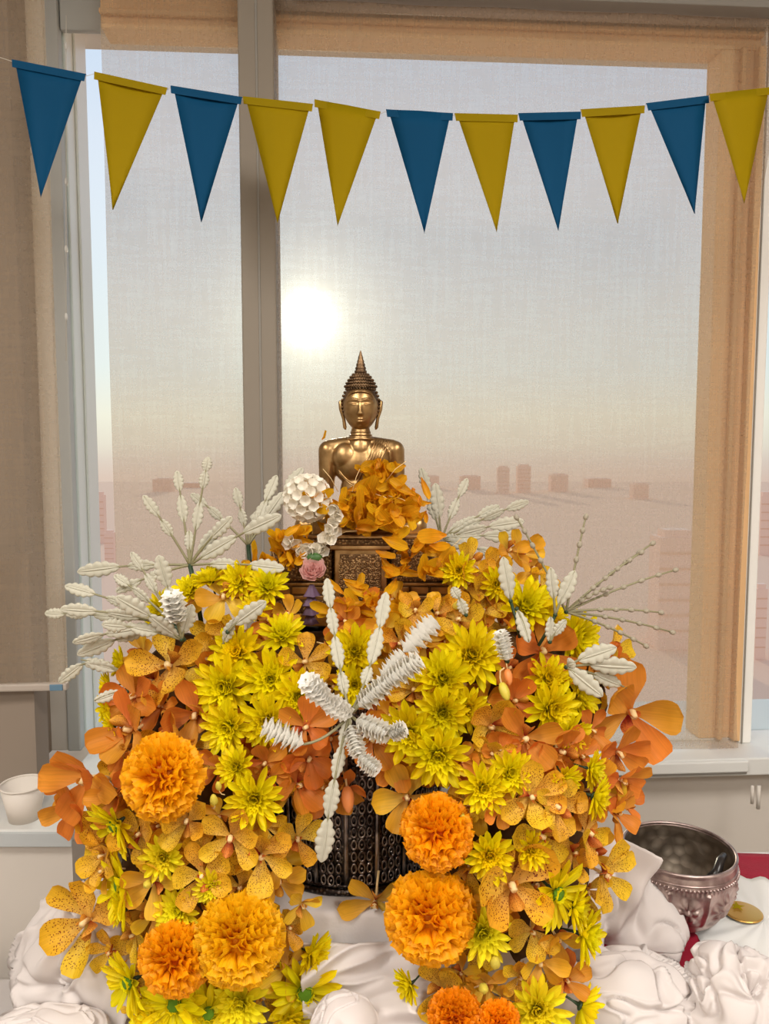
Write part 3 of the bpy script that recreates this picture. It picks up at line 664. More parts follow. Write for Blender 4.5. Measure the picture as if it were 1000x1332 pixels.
# head
hc = q3(469, 530, -2*px); hw, hh, hd = 22.5*px, 31*px, 24*px
vs = []; na_, nt2 = 150, 130
for j in range(nt2+1):
    th = math.pi*j/nt2
    for i in range(na_):
        a = 2*math.pi*i/na_; d = Vector((math.sin(th)*math.sin(a), -math.sin(th)*math.cos(a), math.cos(th)))
        u, v = d.x, d.z; front = max(0, -d.y)
        jaw = 1 - .20*max(0, -v-.25)**1.2
        r = 1.0
        au = abs(u)
        if front > 0:
            G = lambda x, s: math.exp(-(x/s)**2)
            nl = max(0, min(1, (.24-v)/.56)) * (1 if v > -.30 else G(v+.30, .05))
            r += .20*nl*G(u, .075+.05*nl)*front
            r += .08*G(au-.12, .06)*G(v+.28, .06)
            vb = .30-.75*(au-.36)**2
            r += .055*G(v-vb, .035)*(1 if .06 < au < .75 else G(au-.06, .05))
            r -= .075*G(au-.36, .22)*G(v-.14, .09)
            r += .085*G(au-.37, .17)*G(v-.08, .055)
            r -= .035*G(au-.37, .18)*G(v-.035-.05*(au-.37)**2, .014)
            r += .085*G(u, .17)*G(v+.50, .035) + .08*G(u, .13)*G(v+.60, .04) - .05*G(u, .22)*G(v+.545-.15*u*u*4, .015)
            r += .05*G(u, .18)*G(v+.84, .12) - .03*G(u, .2)*G(v+.72, .05)
            r += .03*G(au-.55, .2)*G(v+.25, .25)
        vs.append(hc + Vector((d.x*hw*r*jaw, d.y*hd*r, d.z*hh*(1 + .0*r))))
head = link_mesh('head', mesh('head', vs, [(j*na_+i, (j+1)*na_+i, (j+1)*na_+(i+1) % na_, j*na_+(i+1) % na_) for j in range(nt2) for i in range(na_)]), M_brass, stat)
hr = MB()
hr.ball(hc+Vector((0, 2.5*px, 4*px)), 1, 40, 24, sc=(hw*1.03, hd*1.0, hh*.93))
for j in range(12):
    th = R(12+j*9.5); n = max(6, int(40*math.sin(th)))
    for i in range(n):
        a = 2*math.pi*(i+.5*(j % 2))/n; d = Vector((math.sin(th)*math.sin(a), -math.sin(th)*math.cos(a), math.cos(th)))
        if d.y < -.25 and d.z < .62: continue
        hr.ball(hc+Vector((d.x*hw*1.06, 2.5*px+d.y*hd*1.03, 4*px+d.z*hh*.95)), 1.9*px, 6, 4)
hair = hr.build('hair', M_brassd, head)
hl = MB(); hl.tube([hc+Vector((math.sin(a)*hw*.86, -math.cos(a)*hd*.82 - 1.5*px, 19*px - 6.5*px*abs(a)**2.2)) for a in [R(-72+144*i/24) for i in range(25)]], 1.0*px, 6); hl.build('hairline_band', M_brass, head)
us = MB(); uc = q3(469, 505, -1*px)
prof_u = [(20, 0), (19.5, 3), (17.5, 5), (17.5, 7), (15.5, 9), (15, 11), (13, 13), (12.5, 15), (10.5, 17), (9.5, 18.5), (6, 19)]
us.lathe([(a*px, b*px) for a, b in prof_u], 36, uc)
for z_, r_ in ((2, 20), (6, 18), (10, 15.8), (14, 13), (17, 10)):
    n = int(2*math.pi*r_/3.2)
    for i in range(n):
        a = 2*math.pi*i/n; us.ball(uc+Vector((math.cos(a)*r_*px, math.sin(a)*r_*px, z_*px)), 1.7*px, 6, 4)
us.build('ushnisha', M_brassd, head)
fi = MB(); fc = q3(469, 486.5, -1*px)
fi.lathe([(a*px, b*px) for a, b in [(6, 0), (7, 1.5), (7, 4), (5.6, 5), (6.2, 6.5), (6, 8.5), (4.7, 9.5), (5.2, 11), (4.8, 13), (3.8, 14), (4.1, 15.5), (3.6, 17.5), (2.9, 18.5), (3.1, 20), (2.5, 22), (1.8, 24), (1.2, 27), (.2, 30)]], 20, fc, fn=lambda r, z, a: r*(1+.12*math.cos(8*a)))
fi.build('flame_finial', M_brassd, head)
for s in (-1, 1):
    e_ = MB(); pts = [q3(469+s*(23.5), 520, 2*px), q3(469+s*(26), 523, 2*px), q3(469+s*25.5, 532, 1*px), q3(469+s*22, 545, 0), q3(469+s*20.5, 556, -1*px), q3(469+s*19.5, 559, -1*px)]
    e_.tube(pts, [1.5*px, 3.0*px, 2.8*px, 2.1*px, 2.4*px, .8*px], 10); e_.build('ear', M_brass, head)
# throne
def sbox(mb, x0, x1, y0, y1, d0, d1):
    a = q3(x0, y1, -60*px); b = q3(x1, y0, -60*px); mb.box((a.x, d0*px, a.z), (b.x, d1*px, b.z))
m = MB(); sbox(m, 388, 560, 697, 702, -56, 40); m.build('seat_slab', M_brassf, stat, False, .0012)
m = MB(); sbox(m, 396, 552, 702, 710, -60, 44); sbox(m, 402, 546, 710, 716, -56, 40); m.build('upper_moulding', M_brassr, stat, False, .0008)
m = MB(); sbox(m, 430, 508, 708, 713, -78, 44); m.build('panel_cornice', M_brassf, stat, False, .001)
m = MB(); sbox(m, 436, 503, 713, 785, -72, 44); m.build('centre_block', M_brassf, stat, False, .001)
m = MB(); sbox(m, 443, 496, 719, 780, -74, -70); cpn = m.build('centre_panel', M_brassr, stat, False, .0006)
m = MB(); d_l = MB()
for i in range(7):
    for j in range(8):
        c_ = Vector(((447+i*7.5-468)*SC, -74.5*px, (700-723-j*7.5)*SC)); m.torus(c_, 2.6*px, .5*px, 8, 5, rot=Matrix.Rotation(R(90), 3, 'X')); d_l.ball(c_, 1.0*px, 6, 4)
tag(m.build('diamond_relief', M_brassf, cpn), kind='stuff'); tag(d_l.build('stud', M_brassf, cpn), kind='stuff')
m = MB(); sbox(m, 360, 576, 714, 798, -40, 44); m.build('throne_core', M_brassr, stat, False)
for x0, x1 in ((352, 432), (508, 584)):
    m = MB(); sbox(m, x0, x1, 708, 758, -58, 50); m.build('side_block', M_brassr, stat, False, .003)
    m = MB(); sbox(m, x0-3, x1+3, 758, 762, -62, 52); sbox(m, x0-6, x1+6, 774, 779, -66, 54); m.build('rail', M_brassf, stat, False, .0008)
    m = MB(); sbox(m, x0, x1, 762, 774, -58, 50); m.build('frieze_band', M_brassd, stat, False)
    for k in range(3):
        wk = (x1-x0)/3; m = MB(); sbox(m, x0+k*wk+1.5, x0+(k+1)*wk-1.5, 763.5, 772.5, -61, -57); m.build('frieze_tile', M_brassf, stat, False, .0006)
    m = MB(); sbox(m, x0-9, x1+9, 779, 795, -70, 56); m.build('plinth_relief', M_brassr, stat, False, .0012)
m = MB(); sbox(m, 340, 596, 795, 812, -74, 60); m.build('plinth', M_brassf, stat, False, .001)

# ------------------------------------------------------------------ petals and flowers
def petal(name, wprof, L=1.0, w=.3, cup=.12, curl=.25, tipcurl=.0, ny=8, nx=4, ruffle=0, seed=0, th=0):
    """petal along +Y, facing +Z.  curl raises the tip, cup raises the sides"""
    vs = []; us_ = []; fs = []
    for j in range(ny+1):
        t = j/ny; wd = w*wprof(t)
        for i in range(nx+1):
            s = 2*i/nx-1
            z = curl*t*t*L + cup*wd*s*s - tipcurl*max(0, t-.6)**2*2.5*L + ruffle*noise.noise(Vector((s*2, t*6, seed)))*L
            vs.append((s*wd, t*L - .15*curl*t*t*L, z)); us_.append((.5+.5*s*wd/w, t))
    for j in range(ny):
        for i in range(nx): k = j*(nx+1)+i; fs.append((k, k+1, k+nx+2, k+nx+1))
    return vs, fs, us_
pointed = lambda t: (math.sin(min(1, t/.62)*math.pi/2)**.8*.75+.25 if t < .62 else math.sqrt(max(0, 1-((t-.62)/.38)**1.8)))
paddle = lambda t: (.22+.78*math.sin(max(0, min(1, (t-.02)/.68))*math.pi/2)**1.8) if t < .70 else math.sqrt(max(.0, 1-((t-.70)/.30)**2.2))
oval = lambda t: .15+.85*math.sin(min(1, t/.55)*math.pi/2)**1.2 if t < .55 else math.sqrt(max(0, 1-((t-.55)/.45)**2))
def pmesh(name, mat, **k):
    v, f, u = petal(name, **k); me = mesh(name, v, f, u); me.materials.append(mat); return me
def euler_m(rz, tilt, off=0, lift=0, sc=1):
    return Matrix.Rotation(rz, 4, 'Z') @ Matrix.Translation((0, off, lift)) @ Matrix.Rotation(tilt, 4, 'X') @ Matrix.Scale(sc, 4)

CHR = {}
for key, mt in (('chr', M_chr), ('chr2', M_chr2)):
    CHR[key] = [pmesh('ray_petal', mt, wprof=pointed, w=.105+.012*k, cup=.8, curl=.10+.08*k, tipcurl=.10*(k % 2), ny=7, nx=4) for k in range(4)]
def chr_inner(mt, dense):
    mb = MB(); r2 = random.Random(3 if dense else 4)
    rings = [(13, .74, 38, .05), (13, .60, 50, .05), (11, .46, 62, .05), (8, .32, 74, .04)] if dense else [(9, .30, 55, .12)]
    for n, L_, ti, off in rings:
        for i in range(n):
            v, f, u = petal('p', pointed, L=L_, w=.10, cup=.9, curl=.25, ny=4, nx=2)
            M_ = euler_m(2*math.pi*i/n+r2.uniform(-.15, .15), R(ti+r2.uniform(-6, 6)), off); mb.add([M_ @ Vector(p) for p in v], f, u)
    me = mb.me('inner_petals'); me.materials.append(mt); return me
CHRI = {('chr', 1): chr_inner(M_chr, True), ('chr', 0): chr_inner(M_chr, False), ('chr2', 1): chr_inner(M_chr2, True), ('chr2', 0): chr_inner(M_chr2, False)}
m = MB(); m.ball((0, 0, .05), .16, 14, 8, sc=(1, 1, .6)); EYE = m.me('green_eye'); EYE.materials.append(M_eye)
m = MB(); m.tube([(0, 0, 0), (0, .02, -.35), (0, .1, -.8)], [.10, .045, .045], 8); m.ball((0, 0, -.03), .2, 12, 6, sc=(1, 1, .4)); CAL = m.me('calyx'); CAL.materials.append(M_darkgreen)
def orient(n, roll):
    n = Vector(n).normalized(); q = n.to_track_quat('Z', 'Y').to_matrix().to_4x4(); return q @ Matrix.Rotation(roll, 4, 'Z')
THINGS = []   # (object, kind phrase, px, py, diameter px, extra)
def add_flower(name, p, n, roll, sc):
    return empty(name, mtx=Matrix.Translation(p) @ orient(n, roll) @ Matrix.Scale(sc, 4))
def chrysanthemum(p, n, roll, rad, daisy=False, pale=False):
    r = add_flower('chrysanthemum', p, n, roll, rad); key = 'chr2' if pale else 'chr'; ms = CHR[key]
    rings = [(15, .98, 6, .07), (14, .88, 22, .06)] if not daisy else [(15, 1.0, 2, .10), (12, .92, 14, .09)]
    for q, (k, L_, ti, off) in enumerate(rings):
        for i in range(k):
            me = ms[rnd.randrange(4)]
            a = 2*math.pi*(i+.5*q)/k + rnd.uniform(-.10, .10)
            link_mesh('petal', me, None, r, mtx=euler_m(a, R(ti+rnd.uniform(-7, 7)), off, q*.02, L_*rnd.uniform(.9, 1.08)))
    link_mesh('inner_petals', CHRI[(key, 0 if daisy else 1)], None, r)
    link_mesh('green_eye', EYE, None, r, mtx=Matrix.Scale(1.35 if daisy else .8, 4) @ Matrix.Translation((0, 0, .04)))
    link_mesh('calyx', CAL, None, r)
    return r
def marigold_mesh(mt, seed):
    mb = MB(); r2 = random.Random(seed); n = 330
    for i in range(n):
        t = (i+.5)/n; z = 1-t*1.25; th = math.acos(max(-1, z)); a = i*2.39996
        d = Vector((math.sin(th)*math.cos(a), math.sin(th)*math.sin(a), math.cos(th)))
        L_ = r2.uniform(.34, .48); wv = r2.uniform(.13, .19)
        v, f, u = petal('p', lambda q: .3+.7*q**.6 if q < .9 else .8, L=L_, w=wv, cup=.5, curl=.35, ny=4, nx=4, ruffle=.16, seed=i*.7)
        side = Vector((math.cos(a+1.57), math.sin(a+1.57), 0)).normalized()
        up = (d + Vector((0, 0, .25)) + Vector((r2.uniform(-.25, .25), r2.uniform(-.25, .25), r2.uniform(-.25, .25)))).normalized()
        x = up.cross(side.cross(up)).normalized() if False else side.cross(up)
        tw = Matrix.Rotation(r2.uniform(-.8, .8), 3, up)
        X = tw @ (up.cross(side)).normalized(); X = (tw @ side).normalized(); Z = X.cross(up).normalized()
        M_ = Matrix((X, up, Z)).transposed(); base = Vector((d.x*.62, d.y*.62, d.z*.42))
        mb.add([base + M_ @ Vector(p) for p in v], f, u)
    me = mb.me('florets'); me.materials.append(mt); return me
MARM = [marigold_mesh(M_mar, 1), marigold_mesh(M_mar, 2), marigold_mesh(M_mar2, 3)]
mcore = {}
for k_, mt in ((0, M_mar), (2, M_mar2)):
    m = MB(); m.ball((0, 0, -.05), .66, 20, 12, sc=(1, 1, .75)); mcore[k_] = m.me('flower_head'); mcore[k_].materials.append(mt)
m = MB(); m.tube([(0, 0, -.3), (0, 0, -.6), (0, .05, -.95)], [.3, .22, .09], 12); MC = m.me('calyx'); MC.materials.append(M_darkgreen)
def marigold(p, n, roll, rad, v=0):
    r = add_flower('marigold', p, n, roll, rad*.94)
    o = link_mesh('ruffled_florets', MARM[v], None, r); o['kind'] = 'stuff'
    link_mesh('flower_head', mcore[2 if v == 2 else 0], None, r); link_mesh('calyx', MC, None, r); return r
ORC = {}
for key, mt in (('s', M_orc), ('p', M_orcp), ('o', M_oro)):
    ORC[key] = {'sepal': [pmesh('sepal', mt, wprof=paddle, w=.25+.035*k, cup=.55, curl=c*1.4, tipcurl=tc_*1.5, ny=10, nx=6, ruffle=.03, seed=k) for k, (c, tc_) in enumerate(((.12, .1), (.35, .2), (-.10, -.2)))],
                'petal': [pmesh('petal', mt, wprof=paddle, w=.30+.03*k, cup=.45, curl=c*1.4, tipcurl=tc_*1.5, ny=10, nx=6, ruffle=.04, seed=k+5) for k, (c, tc_) in enumerate(((.10, .1), (.40, .3), (.0, -.4)))]}
def lipmesh():
    mb = MB(); v, f, u = petal('l', oval, L=.52, w=.15, cup=-1.2, curl=.5, tipcurl=.5, ny=8, nx=6); mb.add(v, f, u)
    for s in (-1, 1):
        v, f, u = petal('l', oval, L=.26, w=.09, cup=.5, curl=.4, ny=5, nx=4); M_ = Matrix.Rotation(s*1.0, 4, 'Z') @ Matrix.Rotation(.7, 4, 'X'); mb.add([M_ @ Vector(p) for p in v], f, u)
    me = mb.me('lip'); me.materials.append(M_lip); return me
LIP = lipmesh()
m = MB(); m.tube([(0, 0, 0), (0, .02, .12), (0, -.03, .22)], [.05, .07, .055], 8); COLM = m.me('column'); COLM.materials.append(M_ped)
m = MB(); m.tube([(0, 0, 0), (0, -.03, -.25), (.03, -.16, -.5), (.05, -.4, -.66)], [.05, .038, .034, .034], 8); PED = m.me('pedicel'); PED.materials.append(M_ped)
def orchid(p, n, roll, rad, kind='s', closed=0.0, r2=rnd):
    r = add_flower('orchid', p, n, roll, rad); D = ORC[kind]
    for i, a in enumerate((0, 128, -128)):
        me = D['sepal'][rnd.randrange(3)]
        link_mesh('sepal', me, None, r, mtx=euler_m(R(a+rnd.uniform(-14, 14)), R(4+closed*55+rnd.uniform(-14, 22)), .03, -.03, rnd.uniform(.88, 1.05)))
    for a in (64, -64):
        me = D['petal'][rnd.randrange(3)]
        link_mesh('petal', me, None, r, mtx=euler_m(R(a+rnd.uniform(-10, 10)), R(8+closed*55+rnd.uniform(-12, 25)), .03, .0, rnd.uniform(.88, 1.02)))
    lp = link_mesh('lip', LIP, None, r, mtx=euler_m(R(180), R(28+rnd.uniform(-10, 15)), .03, .03)); 
    link_mesh('column', COLM, None, r, mtx=Matrix.Scale(1.1, 4)); link_mesh('pedicel', PED, None, r)
    return r
def budmesh(mt):
    mb = MB(); mb.lathe([(.0, -1), (.28, -.9), (.46, -.5), (.50, 0), (.40, .5), (.2, .85), (0, 1)], 16, fn=lambda r, z, a: r*(1+.06*math.cos(5*a))); me = mb.me('bud_body'); me.materials.append(mt); return me
BUDM = {'g': budmesh(M_bud), 'o': budmesh(M_budo)}
m = MB(); m.tube([(0, 0, -.95), (.05, 0, -1.5), (.3, 0, -2.1), (.8, 0, -2.3)], .09, 8); BST = m.me('bud_stem'); BST.materials.append(M_ped)
def bud(p, n, rad, k):
    r = add_flower('orchid_bud', p, n, rnd.uniform(0, 6), rad); link_mesh('bud_body', BUDM[k], None, r); link_mesh('bud_stem', BST, None, r); return r

def mass(px, py):
    """depth and outward normal of the flower mass seen at a pixel"""
    u = (px-460)/330.0
    top = .775 - .105*max(0, min(1, (py-740)/210.0)) + .065*min(1.2, u*u)
    ntop = Vector((u*.9, -1, .55 - .35*max(0, min(1, (py-800)/180))))
    ax, hw_ = (258, 160) if px < 455 else (660, 150)
    v = max(-1, min(1, (px-ax)/hw_)); cas = .700-.062*math.sqrt(max(0, 1-v*v)) - .018*max(0, min(1, (py-1050)/280))
    ncas = Vector((v*1.0, -1, .18))
    k = max(0, min(1, (py-930)/90)); return top*(1-k)+cas*k, (ntop*(1-k)+ncas*k)
def place(px, py, diam, kind, n=None, dy=0, roll=None, jit=.35, **kw):
    Y, nn = mass(px, py); Y += dy; p = at(px, py, Y); rad = diam/2*Y/F*1.03
    if n is None:
        n = Vector(nn).normalized() + Vector((rnd.uniform(-jit, jit), rnd.uniform(-jit*.3, jit*.3), rnd.uniform(-jit, jit)))
    else: n = Vector(n)
    roll = rnd.uniform(0, 6.28) if roll is None else R(roll)
    if kind in ('c', 'd', 'cp'):
        o = chrysanthemum(p, n, roll, rad, daisy=(kind == 'd'), pale=(kind == 'cp')); nm = {'c': 'yellow chrysanthemum', 'd': 'open yellow daisy', 'cp': 'bright lemon chrysanthemum'}[kind]; cat = 'flower'
    elif kind in ('m', 'm2', 'mr'):
        o = marigold(p, n, roll, rad, {'m': 0, 'm2': 1, 'mr': 2}[kind]); nm = 'orange marigold'; cat = 'flower'
    elif kind in ('bg', 'bo'):
        o = bud(p, n, rad, kind[1]); nm = {'g': 'green-yellow orchid bud', 'o': 'orange orchid bud'}[kind[1]]; cat = 'bud'
    else:
        rad *= 1.12; o = orchid(p, n, roll, rad, kind, **kw); nm = {'s': 'spotted amber orchid', 'p': 'plain amber orchid', 'o': 'orange orchid'}[kind]; cat = 'flower'
    THINGS.append((o, nm, px, py, diam, cat, n, kw.get('label')))
    return o

F_ = (0, -1, .15); UPF = (0, -.9, .6)
MARI = [(213, 1010, 112, 'm2', (-.25, -1, .25), 'large orange marigold at the upper left of the left cascade'),
        (311, 1222, 122, 'm', (.05, -1, .15), 'largest orange marigold low in the left cascade'),
        (228, 1246, 98, 'mr', (-.1, -1, .1), 'reddish orange marigold left of the largest one in the left cascade'),
        (568, 1082, 98, 'mr', (-.35, -1, .2), 'round deep orange marigold right beside the dark pot'),
        (560, 1192, 122, 'm', (-.1, -1, .15), 'bright orange marigold low in the right cascade beside the riser'),
        (592, 1322, 74, 'mr', (-.1, -1, .1), 'deep orange marigold at the bottom edge of the right cascade'),
        (648, 1330, 60, 'mr', (.1, -1, .1), 'small orange marigold at the bottom edge beneath the right cascade buds')]
for x, y, d, k, n, lab in MARI:
    o = place(x, y, d, k, n, dy=-.022); THINGS.pop(); tag(o, lab, 'flower', 'orange marigolds')
# yellow chrysanthemums: x, y, diameter, kind, facing
CH = [(310,849,76,'c',(-.2,-1,.5)),(294,893,90,'c',(-.2,-1,.2)),(352,884,86,'c',(.1,-1,.4)),(367,828,70,'c',(.1,-.8,1)),(299,945,78,'c',(-.3,-1,.1)),(348,937,80,'c',(0,-1,.1)),(388,906,82,'c',(.2,-1,.3)),
 (274,756,56,'c',(-.3,-.3,1)),(312,757,56,'c',None),(348,764,60,'c',(.1,-.8,.7)),(214,797,62,'c',(-.6,-.8,.5)),(247,771,52,'c',None),(160,862,46,'c',(-1,-.5,.2)),(143,893,46,'c',(-1,-.4,0)),(143,922,48,'c',(-1,-.6,-.1)),(148,945,46,'c',(-1,-.6,-.2)),
 (461,848,72,'c',(0,-1,.6)),(461,890,58,'c',(0,-1,.1)),(331,1037,82,'c',(.1,-1,.15)),(308,998,56,'c',None),
 (613,853,92,'c',(.1,-1,.5)),(576,883,86,'c',(-.1,-1,.6)),(576,926,80,'c',(-.1,-1,.1)),(534,952,86,'c',(-.3,-1,.1)),(570,980,92,'c',(-.1,-1,.0)),(607,922,66,'c',(.3,-1,.2)),
 (714,922,84,'c',(.4,-1,.2)),(740,955,66,'c',(.7,-1,0)),(662,1005,68,'c',(.2,-1,.3)),(628,1024,74,'c',(0,-1,.2)),(682,790,82,'c',(.2,-1,.7)),(714,802,56,'c',(.5,-.6,.6)),(745,830,86,'c',(.8,-1,.1)),(767,1000,56,'c',(.9,-.7,0)),(733,1012,54,'c',(.3,-1,-.3)),
 (772,1036,64,'c',(1,-.6,-.2)),(712,884,68,'c',(.2,-1,.6)),(752,905,66,'c',(.8,-.8,.2)),(636,1112,72,'c',(0,-1,.2)),(722,1160,92,'d',(.7,-1,-.1)),(757,1215,78,'c',(1,-.7,0)),(745,1180,66,'c',(1,-.7,0)),(628,1212,80,'cp',(0,-1,.2)),(698,1312,90,'cp',(0,-1,.4)),(755,1308,70,'c',(1,-.2,-.5)),
 (541,1334,46,'c',None),(152,1072,84,'d',(-.6,-.9,-.4)),(213,1115,62,'cp',None),(160,1150,92,'d',(-1,-.8,.1)),(163,1180,60,'c',(-1,-.5,0)),
 (228,1306,96,'d',(-.1,-1,.5)),(272,1318,84,'d',(.1,-1,.5)),(313,1304,80,'cp',(0,-1,.2)),(396,1290,104,'d',(.2,-1,.25)),(233,1184,66,'cp',(-.2,-1,.4)),(276,1152,52,'cp',None),(405,1240,66,'c',(.9,-.7,0)),
 (170,1276,86,'d',(-.8,-.9,0)),(196,1322,66,'c',None),(375,1326,72,'c',None),(646,760,50,'c',None),(596,742,50,'c',None),(332,795,50,'c',(0,-.6,1)),(690,1105,54,'c',None)]
for x, y, d, k, n in CH: place(x, y, d, k, n, dy=-.010)
place(534, 1280, 54, 'c', (-.8, -.6, -.2), dy=-.035)
# orchids: x, y, diameter, kind (s spotted, p plain amber, o orange), facing, roll
OR = [(292,778,78,'p',(0,-1,.5)),(316,757,56,'s',None),(350,806,52,'o',None),(300,828,66,'s',None),(222,866,104,'s',(-.2,-1,.4)),(272,858,66,'s',None),(186,848,66,'p',(-.5,-1,.4)),(176,906,84,'o',(-.5,-1,.2)),(172,948,104,'o',(-.5,-1,.3)),(256,928,92,'o',(-.1,-1,-.1)),(228,960,70,'o',None),
 (398,945,80,'o',(0,-1,.2)),(402,985,76,'o',(.1,-1,0)),(386,1020,84,'o',None),(414,1022,70,'o',None),(345,992,66,'o',None),(286,1000,60,'o',None),(397,862,74,'s',(0,-1,.5)),(428,840,54,'p',None),(436,892,58,'p',None),(484,962,76,'o',(.1,-1,.2)),(452,1024,64,'o',(0,-1,-.4)),(450,808,60,'o',None),(490,914,60,'o',None),(507,932,54,'p',None),
 (540,796,60,'s',UPF),(568,800,62,'s',UPF),(596,808,76,'s',UPF),(625,796,66,'s',None),(626,824,66,'o',None),(654,800,60,'o',None),(520,836,64,'s',None),(553,836,58,'p',None),(578,838,56,'p',None),(538,898,70,'s',None),(500,885,56,'p',None),(704,848,104,'o',(.1,-1,.4),0),(696,884,66,'o',None),(638,944,86,'s',(.1,-1,.1)),(682,960,104,'o',(0,-1,.2)),(728,976,84,'o',(.3,-1,.1)),
 (517,992,76,'o',(-.2,-1,0)),(530,1036,84,'p',(-.1,-1,.2)),(650,1048,58,'o',(0,-1,.1)),(690,1036,92,'s',(.1,-1,.3)),(722,1048,80,'s',(.3,-1,.2)),(704,1086,84,'s',(.1,-1,.1)),(762,1082,86,'s',(.7,-1,.1)),(758,1048,62,'o',None),(783,1136,92,'s',(.7,-1,0)),(762,1158,66,'s',None),(664,1150,128,'s',(.1,-1,.2),10),(692,1210,72,'s',None),(723,1218,74,'p',None),(702,1250,82,'p',None),(603,1050,52,'s',None),(610,1130,56,'s',None),
 (576,1286,86,'s',(-.1,-1,.2)),(632,1280,56,'p',None),(654,1298,66,'p',None),(735,1275,66,'o',None),(676,1270,60,'s',None),(600,1265,56,'p',None),(640,1180,60,'p',None),
 (818,926,122,'o',(.15,-1,.05),-10),(802,978,86,'o',(.5,-1,-.3)),(806,1014,76,'o',(.7,-.8,-.2)),(800,1056,66,'o',(.8,-.7,0)),(772,870,56,'o',None),(768,950,60,'o',None),(812,1040,58,'o',(.9,-.5,.3)),
 (116,1012,118,'o',(-.3,-1,.1),20),(100,1050,88,'o',(-.6,-1,-.3)),(150,1036,76,'o',None),(85,1030,60,'o',(-.9,-.4,0)),(136,1112,72,'s',(-.6,-1,.1)),(182,1086,74,'s',None),(136,1132,60,'p',(-.7,-.8,.2)),
 (208,1074,52,'p',None),(244,1068,80,'s',(0,-1,.4)),(300,1088,92,'s',(.1,-1,.1)),(340,1112,92,'s',(.1,-1,.1)),(386,1090,72,'s',(.3,-1,.2)),(228,1092,60,'p',None),(264,1108,74,'s',None),(264,1138,82,'s',(0,-1,.3)),(200,1146,80,'p',(-.2,-1,.1)),(246,1172,66,'s',None),(312,1154,72,'s',None),(362,1146,72,'p',None),(392,1176,60,'p',(.6,-.9,-.2)),(374,1206,58,'s',None),(374,1258,72,'p',None),(199,1190,62,'p',None),(176,1214,66,'s',None),(366,1122,60,'p',None),(256,1292,62,'s',None),(256,1268,50,'p',None),
 (116,1196,116,'s',(-.4,-1,.2),60),(146,1236,66,'s',None),(292,1270,50,'p',None),(340,1176,52,'p',None),
 (488,1172,92,'p',(-.1,-1,-.1),170),
 (612,732,66,'s',None),(608,760,66,'s',None),(676,720,62,'p',None),(660,716,56,'p',None),(692,742,60,'p',None),(702,766,60,'s',None),(630,776,66,'s',None),(576,800,56,'s',None),(640,745,60,'s',None),(352,840,50,'p',None),(180,1010,60,'o',None),(160,980,60,'o',None),(210,920,66,'o',None),(345,1075,56,'s',None),(600,990,50,'o',None),(640,980,56,'s',None),(745,1110,66,'s',None),(590,1010,50,'p',None),(480,860,50,'s',None),(500,820,60,'p',None),(474,826,54,'p',None),(350,1010,56,'o',None),(770,1110,66,'p',None),(200,885,66,'o',None),(330,1060,60,'p',None),(430,960,60,'o',None),
 (660,870,60,'o',None),(668,912,70,'o',None),(650,975,50,'o',None),(755,985,60,'o',None),(700,1000,60,'o',None),(240,790,60,'p',None),(375,800,54,'p',None),(220,1040,56,'o',None),(285,1060,50,'p',None)]
for t in OR:
    x, y, d, k = t[:4]; n = t[4]; roll = t[5] if len(t) > 5 else None
    place(x, y, d, k, n, dy=(.004 if n is None else -.008), roll=roll)
for x, y, d, k, n in [(656,900,26,'bg',(.3,-.6,-.9)),(661,881,22,'bo',(.1,-.4,-1)),(598,787,24,'bg',(.6,-.6,.3)),(644,1252,28,'bg',(-.1,-.6,.8)),(629,1286,26,'bg',(0,-.8,.4)),(601,1062,18,'bg',(0,-1,.2)),(452,1040,34,'bo',(.1,-.5,-1)),(335,1172,24,'bg',(.1,-.6,-1)),(192,1150,22,'bg',(0,-1,.3)),(278,1040,20,'bg',(0,-.5,1)),(284,1022,16,'bg',(0,-.5,1))]:
    place(x, y, d, k, n, dy=-.02)
# filler blooms deeper in the mass
POLY = [(150,850,800,930),(160,940,440,1060),(130,1060,390,1320),(540,950,790,1100),(560,1100,770,1320),(260,770,760,850)]
for (x0, y0, x1, y1), cnt in zip(POLY, (14, 12, 16, 12, 12, 12)):
    for k in range(cnt):
        x = rnd.uniform(x0, x1); y = rnd.uniform(y0, y1)
        if y > 980 and 385 < x < 540: continue
        place(x, y, rnd.uniform(60, 84), rnd.choice('sspo' if y > 950 else 'ospp'), None, dy=.022, jit=.5)

# unique labels for the blooms: nearest landmark, direction and rank
LM = [(213,1010,'the upper left marigold'),(311,1222,'the largest left marigold'),(228,1246,'the reddish left marigold'),(568,1082,'the marigold beside the pot'),(560,1192,'the bright right marigold'),(592,1322,'the bottom right marigold'),
      (450,1090,'the dark pot'),(455,930,'the front spray hub'),(247,735,'the tall left white spray'),(735,795,'the beaded twig spray'),(736,866,'the low right white spray'),(542,760,'the right side of the throne'),(385,760,'the left side of the throne'),
      (656,900,'the green bud on the right'),(330,890,'the left chrysanthemum cluster'),(575,925,'the right chrysanthemum cluster'),(818,926,'the far right orange orchid'),(116,1012,'the far left orange orchid'),(664,1150,'the large right spotted orchid'),(116,1196,'the orchid over the left rosette'),
      (628,1212,'the lemon right bloom'),(396,1290,'the big lower daisy'),(331,1037,'the lone bloom left of pot'),(698,1312,'the lemon bloom at the bottom right'),(160,1150,'the side-on left daisy')]
